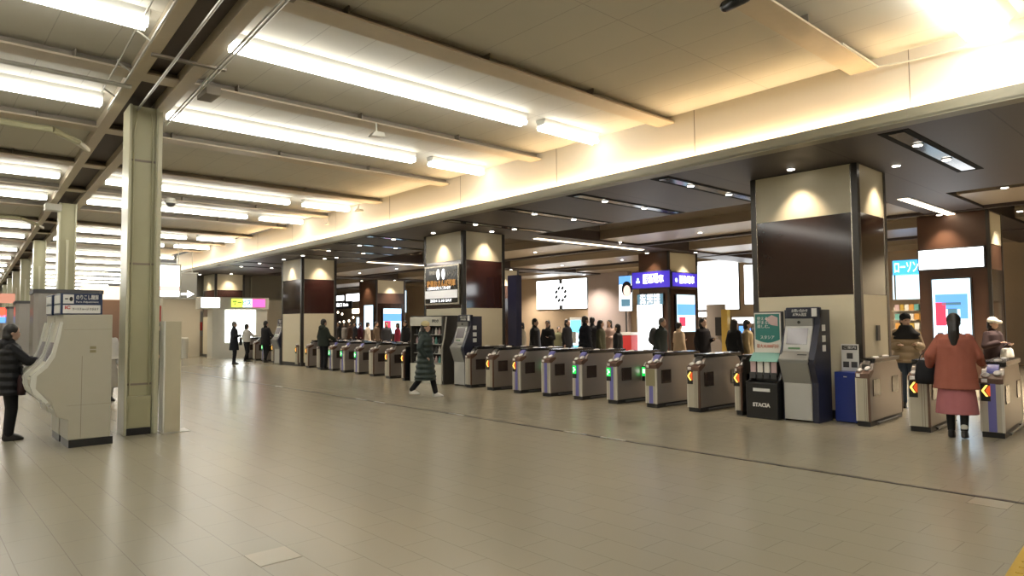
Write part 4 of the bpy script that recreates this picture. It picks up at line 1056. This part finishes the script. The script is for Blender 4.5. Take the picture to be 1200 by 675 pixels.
    for z_, (rx, ry) in zip(zz, base):
        if z_ < hem: break
        fl_ = (1.07 + .55*(coat_w-1)) * (1 + (coat_w-1)*max(0, (1.3-z_))*.8) if z_ < 1.36 else 1.03
        q = L(V(0,0,z_)) if z_ > .86 else V(0,0,z_)
        rings.append((q.x, q.y, q.z, rx*fl_, ry*fl_))
    last = rings[-1]; fl_ = (1.07 + .55*(coat_w-1)) * (1 + (coat_w-1)*max(0,(1.3-hem))*.8)
    kk = max(0,(.9-hem))
    rings.append((0,0,hem,(.205+.05*kk)*fl_,(.15+.06*kk)*fl_))
    if puff:
        r2 = []
        for (a0, c0) in zip(rings, rings[1:]):
            for j in range(4):
                f = j/4; g = 1.0 if j % 4 else .93
                r2.append(tuple(a0[i]*(1-f)+c0[i]*f if i < 3 else (a0[i]*(1-f)+c0[i]*f)*(g+.05*(j == 2)) for i in range(5)))
        rings = r2 + [rings[-1]]
    b.loft(list(reversed(rings)), 26)
    for sh, e, w in (AL, AR):
        rr = .067*(.75+.25*coat_w)
        b.cap(sh - V(.012*(1 if sh.x>0 else -1),0,.012), e, rr, rr); b.cap(e, w - (w-e).normalized()*.01, rr, rr*.78)
    if collar:
        b.cap(nk + V(0,-.01,-.02), nk + V(0,-.01,.03), .078, .07)
    if hood: b.ell(tuple(nk + V(0,-.08,-.02)), (.13,.075,.09))
    part(b, 'coat', cloth('coat %s' % (coat,), coat, .55 if puff else .85), sm=1 if puff else 2)
    # ---- carried things that belong to clothing
    if bag == 'backpack':
        t_ = MB(); q = L(V(0,-.20,1.15)); t_.ell(tuple(q), (.17,.12,.25)); t_.ell(tuple(q+V(0,-.05,-.08)), (.14,.1,.13))
        o = remeshed(t_, 'backpack', voxel, cloth('backpack', (.07,.07,.072)), None, 2)
        o.matrix_world = body.matrix_world.copy(); tag(o, 'grey backpack worn by the man before the tall white display', 'backpack')
    return body, AL, AR, s
def place_bag(bd, loc, size, col, label, cat, name):
    """hangs a bag at a local point of a person"""
    t_ = MB(); t_.loft([(0,0,-size[2],size[0]*.95,size[1]*.9),(0,0,-size[2]*.5,size[0],size[1]),(0,0,size[2]*.7,size[0]*.85,size[1]*.8),(0,0,size[2],size[0]*.6,size[1]*.5)], 16)
    o = t_.build(name, cloth('bag %s' % (col,), col, .6), smooth=True)
    h_ = MB(); 
    pts = [(size[0]*.6*math.cos(PI*k/8), 0, size[2]*.9 + size[2]*.8*math.sin(PI*k/8)) for k in range(9)]
    h_.path(pts, .008, 6); h_.build('strap', M['black'], o)
    p = bd.matrix_world @ Vector(loc); o.location = p; o.rotation_euler.z = bd.matrix_world.to_euler().z
    tag(o, label, cat); return o

# woman at the fare machine (left edge)
bd, *_ = person(-11.9, 1.15, 0, 'person in a black quilted coat standing at the farther fare adjustment machine', 1.62, (.012,.012,.014), .66, 1.08, (.01,.01,.012), hair='bob', arm_l='reach', arm_r='reach', voxel=.010, puff=True, hood=True, head_tilt=.1)
place_bag(bd, (.17,.12,.80), (.12,.06,.14), (.03,.012,.012), 'small dark shoulder bag at the hip of the person at the fare machine', 'bag', 'shoulder_bag')
# woman walking in the long padded coat
p = fl(500, 465)
bd, *_ = person(-12.2, 8.45, 48, 'person in a long dark green quilted coat and pale knit hat walking across the hall', 1.62, (.028,.04,.036), .38, 1.18, (.01,.01,.012), hair='bob', hat=((.42,.36,.2), False), stride=.62, arm_l='pocket', arm_r='pocket', shoes='shoew', puff=True, hood=True, voxel=.010)
# woman in coral
bd, *_ = person(-2.80, 10.55, -12, 'person with a long black ponytail in a coral coat and pink skirt', 1.66, (.30,.10,.07), .66, 1.16, (.02,.02,.02), skirt=((.36,.13,.14), .33), hair='pony', arm_l='bag', arm_r='low_reach', voxel=.010, stride=.18, collar=False, socks=(.6,.58,.52))
place_bag(bd, (-.34,.12,.86), (.15,.09,.16), (.008,.008,.01), 'black handbag on the left arm of the person in coral', 'handbag', 'handbag')
# man in beige puffer
p = at(1062, 400, 1, 13.6)
bd, *_ = person(p.x, 13.6, 158, 'person in a beige and black puffer jacket looking at a phone between the right gates', 1.68, (.28,.21,.13), .80, 1.08, (.04,.055,.08), hair='short', arm_l='phone', arm_r='phone', puff=True, voxel=.010, hat=((.012,.012,.013), False), head_turn=-20)
b = MB(); b.loft([(0,0,1.22,.225,.165),(0,0,1.32,.225,.15),(0,0,1.40,.13,.12),(0,0,1.47,.10,.10)], 20); remeshed(b, 'black_yoke', .012, cloth('yoke', (.012,.012,.013)), bd)
# person in cap
p = at(1164, 400, 1, 16.0)
bd, *_ = person(p.x, 16.0, 115, 'person in a white cap and dark jacket carrying a white bag at the right', 1.60, (.035,.02,.02), .82, 1.05, (.03,.03,.03), hair='bob', hat=((.7,.66,.55), True), arm_l='phone', arm_r='chest', voxel=.012)
place_bag(bd, (-.10,.2,.95), (.17,.06,.10), (.6,.58,.54), 'white bag carried by the person in the white cap', 'bag', 'white_bag')
# man with dark coat far centre-left
p = fl(274, 427); bd, *_ = person(p.x, p.y, 15, 'person in a long black coat standing in front of the bright booth panel', 1.72, (.012,.014,.02), .55, 1.0, (.012,.012,.016), hair='short', hairc='hairgrey', arm_l='down', arm_r='phone', voxel=.014)
place_bag(bd, (.22,.22,.90), (.2,.06,.16), (.012,.012,.014), 'black bag held by the person before the booth panel', 'bag', 'black_bag')
p = fl(286, 424.3); person(p.x, p.y+.1, -10, 'person in a white jacket and black skirt beside the booth panel', 1.62, (.55,.54,.5), .88, 1.0, (.01,.01,.012), hair='bob', arm_r='reach', stride=.25, voxel=.014)
p = fl(311, 424.5); person(p.x, p.y, -20, 'person in a black coat walking into the gates at the far end', 1.74, (.014,.014,.016), .70, 1.0, (.012,.012,.015), hair='short', arm_l='fwd', arm_r='low_reach', voxel=.014, stride=.2)
p = fl(379, 433.6); person(p.x, p.y, -8, 'person in a dark green hooded coat entering the far gates', 1.76, (.02,.026,.02), .78, 1.1, (.01,.01,.012), hair='short', arm_r='low_reach', hood=True, bag=None, voxel=.012)
# people seen between machine and column
p = at(126, 420, 0, -16.5); person(-16.5, p.y, 75, 'person in a white top and pale skirt seen between the fare machines and the column', 1.60, (.5,.5,.48), .92, 1.0, (.3,.28,.24), skirt=((.33,.31,.27), .3), hair='bob', hairc='hair', arm_r='fwd', voxel=.014)
p = at(184, 420, 0, -20); person(-20, p.y, 10, 'person in dark clothes half hidden behind the nearest column', 1.68, (.04,.035,.025), .80, 1.0, (.02,.02,.02), hair='short', voxel=.014)
# crowd beyond the gates
crowd = [
 (603.5, 16.8, 60, 'person in navy at the left end of the group beyond the middle gates', (.015,.018,.04), .75, dict(hair='short', h=1.72)),
 (611.5, 15.6, 200, 'person in a white and beige coat behind the middle gates, beside the one in navy', (.5,.46,.38), .6, dict(hair='bob', h=1.58)),
 (627, 14.6, 60, 'broad person in a black coat left of the one with the red bag', (.012,.012,.014), .7, dict(hair='short', h=1.70, coat_w=1.15)),
 (642, 15.6, 160, 'person in a black jacket with a white scarf below the large white screen', (.014,.014,.016), .75, dict(hair='bob', h=1.64, arm_l='phone')),
 (655, 18.5, 120, 'shorter person in an olive jacket in the middle of the group', (.09,.09,.05), .8, dict(hair='short', h=1.42)),
 (665, 17.0, 80, 'person in black just left of the cyan display', (.015,.015,.018), .75, dict(hair='bob', h=1.68)),
 (686, 15.0, 20, 'large person in a black padded coat right of the cyan display', (.012,.014,.02), .6, dict(hair='short', h=1.76, coat_w=1.2, puff=True)),
 (694.5, 16.5, -20, 'person in a dark coat overlapping the large one right of the cyan display', (.014,.014,.016), .7, dict(hair='short', h=1.74)),
 (704, 15.4, 60, 'person in an olive green coat in the queue', (.06,.06,.035), .55, dict(hair='long', h=1.64)),
 (714.5, 16.4, 170, 'person in a pale pink coat facing the camera', (.5,.36,.31), .5, dict(hair='long', h=1.64, arm_l='phone', arm_r='chest')),
 (724, 14.9, 250, 'person in black right of the one in pale pink', (.012,.012,.014), .7, dict(hair='bob', h=1.52)),
 (773, 15.0, 80, 'grey haired person in a dark green parka before the tall white display', (.03,.037,.035), .75, dict(hair='short', hairc='hairgrey', h=1.68, coat_w=1.15, bag='backpack', lean=.12)),
 (796, 16.0, 20, 'person in a cream coat with tied up hair right of the tall white display', (.5,.38,.26), .5, dict(hair='short', h=1.56, arm_l='phone')),
 (824, 15.4, 100, 'person in a black coat holding a phone below the huge white screen', (.016,.014,.016), .7, dict(hair='bob', h=1.66, arm_l='phone', coat_w=1.1)),
 (861, 15.2, 20, 'person with long hair in a black coat left of the leaflet stand', (.01,.01,.011), .55, dict(hair='long', h=1.62, coat_w=1.1)),
 (876, 15.6, 60, 'person in a cream jacket next to the leaflet stand', (.48,.38,.22), .8, dict(hair='bob', h=1.60)),
 (888, 17.0, 200, 'person mostly hidden behind the teal poster', (.03,.03,.04), .7, dict(hair='short', h=1.66)),
 (431, 17.5, 20, 'person in an off white coat below the narrow pale display', (.45,.4,.33), .5, dict(hair='bob', h=1.66)),
 (441, 18.2, 60, 'person in a brown coat at the corner of the farthest wooden pillar', (.08,.055,.035), .6, dict(hair='short', h=1.68)),
 (453, 17.5, 120, 'person in black before the blue display of the farthest wooden pillar', (.014,.014,.016), .7, dict(hair='short', h=1.66)),
 (466, 16.8, 200, 'person in a crimson jacket left of the drinks cooler', (.3,.03,.06), .8, dict(hair='bob', h=1.60)),
 (475, 16.0, 170, 'person in black with a pale face left of the drinks cooler', (.012,.012,.014), .7, dict(hair='bob', h=1.70)),
 (397, 19, 200, 'person in dark clothes just right of the third pillar', (.02,.018,.018), .7, dict(hair='short', h=1.68)),
 (404, 20, 160, 'person in a grey coat second from the third pillar', (.12,.11,.1), .7, dict(hair='bob', h=1.62)),
 (410, 19.5, 180, 'person in a brown jacket third from the third pillar', (.07,.04,.03), .7, dict(hair='short', h=1.70)),
 (416, 20.5, 180, 'person in black fourth from the third pillar', (.012,.012,.015), .7, dict(hair='bob', h=1.64)),
 (422, 20.0, 190, 'person in a plum jacket fifth from the third pillar', (.08,.02,.03), .7, dict(hair='short', h=1.66)),
]
for px, Y, face, lab, col, hem, kw in crowd:
    p = at(px, 400, 1, Y)
    person(p.x, Y, face, lab, coat=col, hem=hem, voxel=.018, group='people beyond the ticket gates', **kw)

# ================================================================== LIGHT + CAMERA
w = bpy.data.worlds.new('world'); S.world = w; w.use_nodes = True
w.node_tree.nodes['Background'].inputs['Color'].default_value = (.9,.85,.75,1)
w.node_tree.nodes['Background'].inputs['Strength'].default_value = .10
cam = bpy.data.cameras.new('camera'); co = bpy.data.objects.new('camera', cam); COL.objects.link(co)
cam.sensor_width = 36; cam.lens = 36*F/1200; cam.clip_end = 300; cam.clip_start = .05
mw = Matrix((( RT.x, UP.x, -FW.x, 0), (RT.y, UP.y, -FW.y, 0), (RT.z, UP.z, -FW.z, CH), (0,0,0,1)))
co.matrix_world = mw
S.camera = co
S.view_settings.view_transform = 'Standard'; S.view_settings.look = 'None'; S.view_settings.gamma = 1; S.view_settings.exposure = 1.15
S.view_settings.use_curve_mapping = False
S.cycles.use_denoising = True
S.cycles.max_bounces = 6; S.cycles.diffuse_bounces = 4; S.cycles.glossy_bounces = 3
S.cycles.sample_clamp_indirect = 6
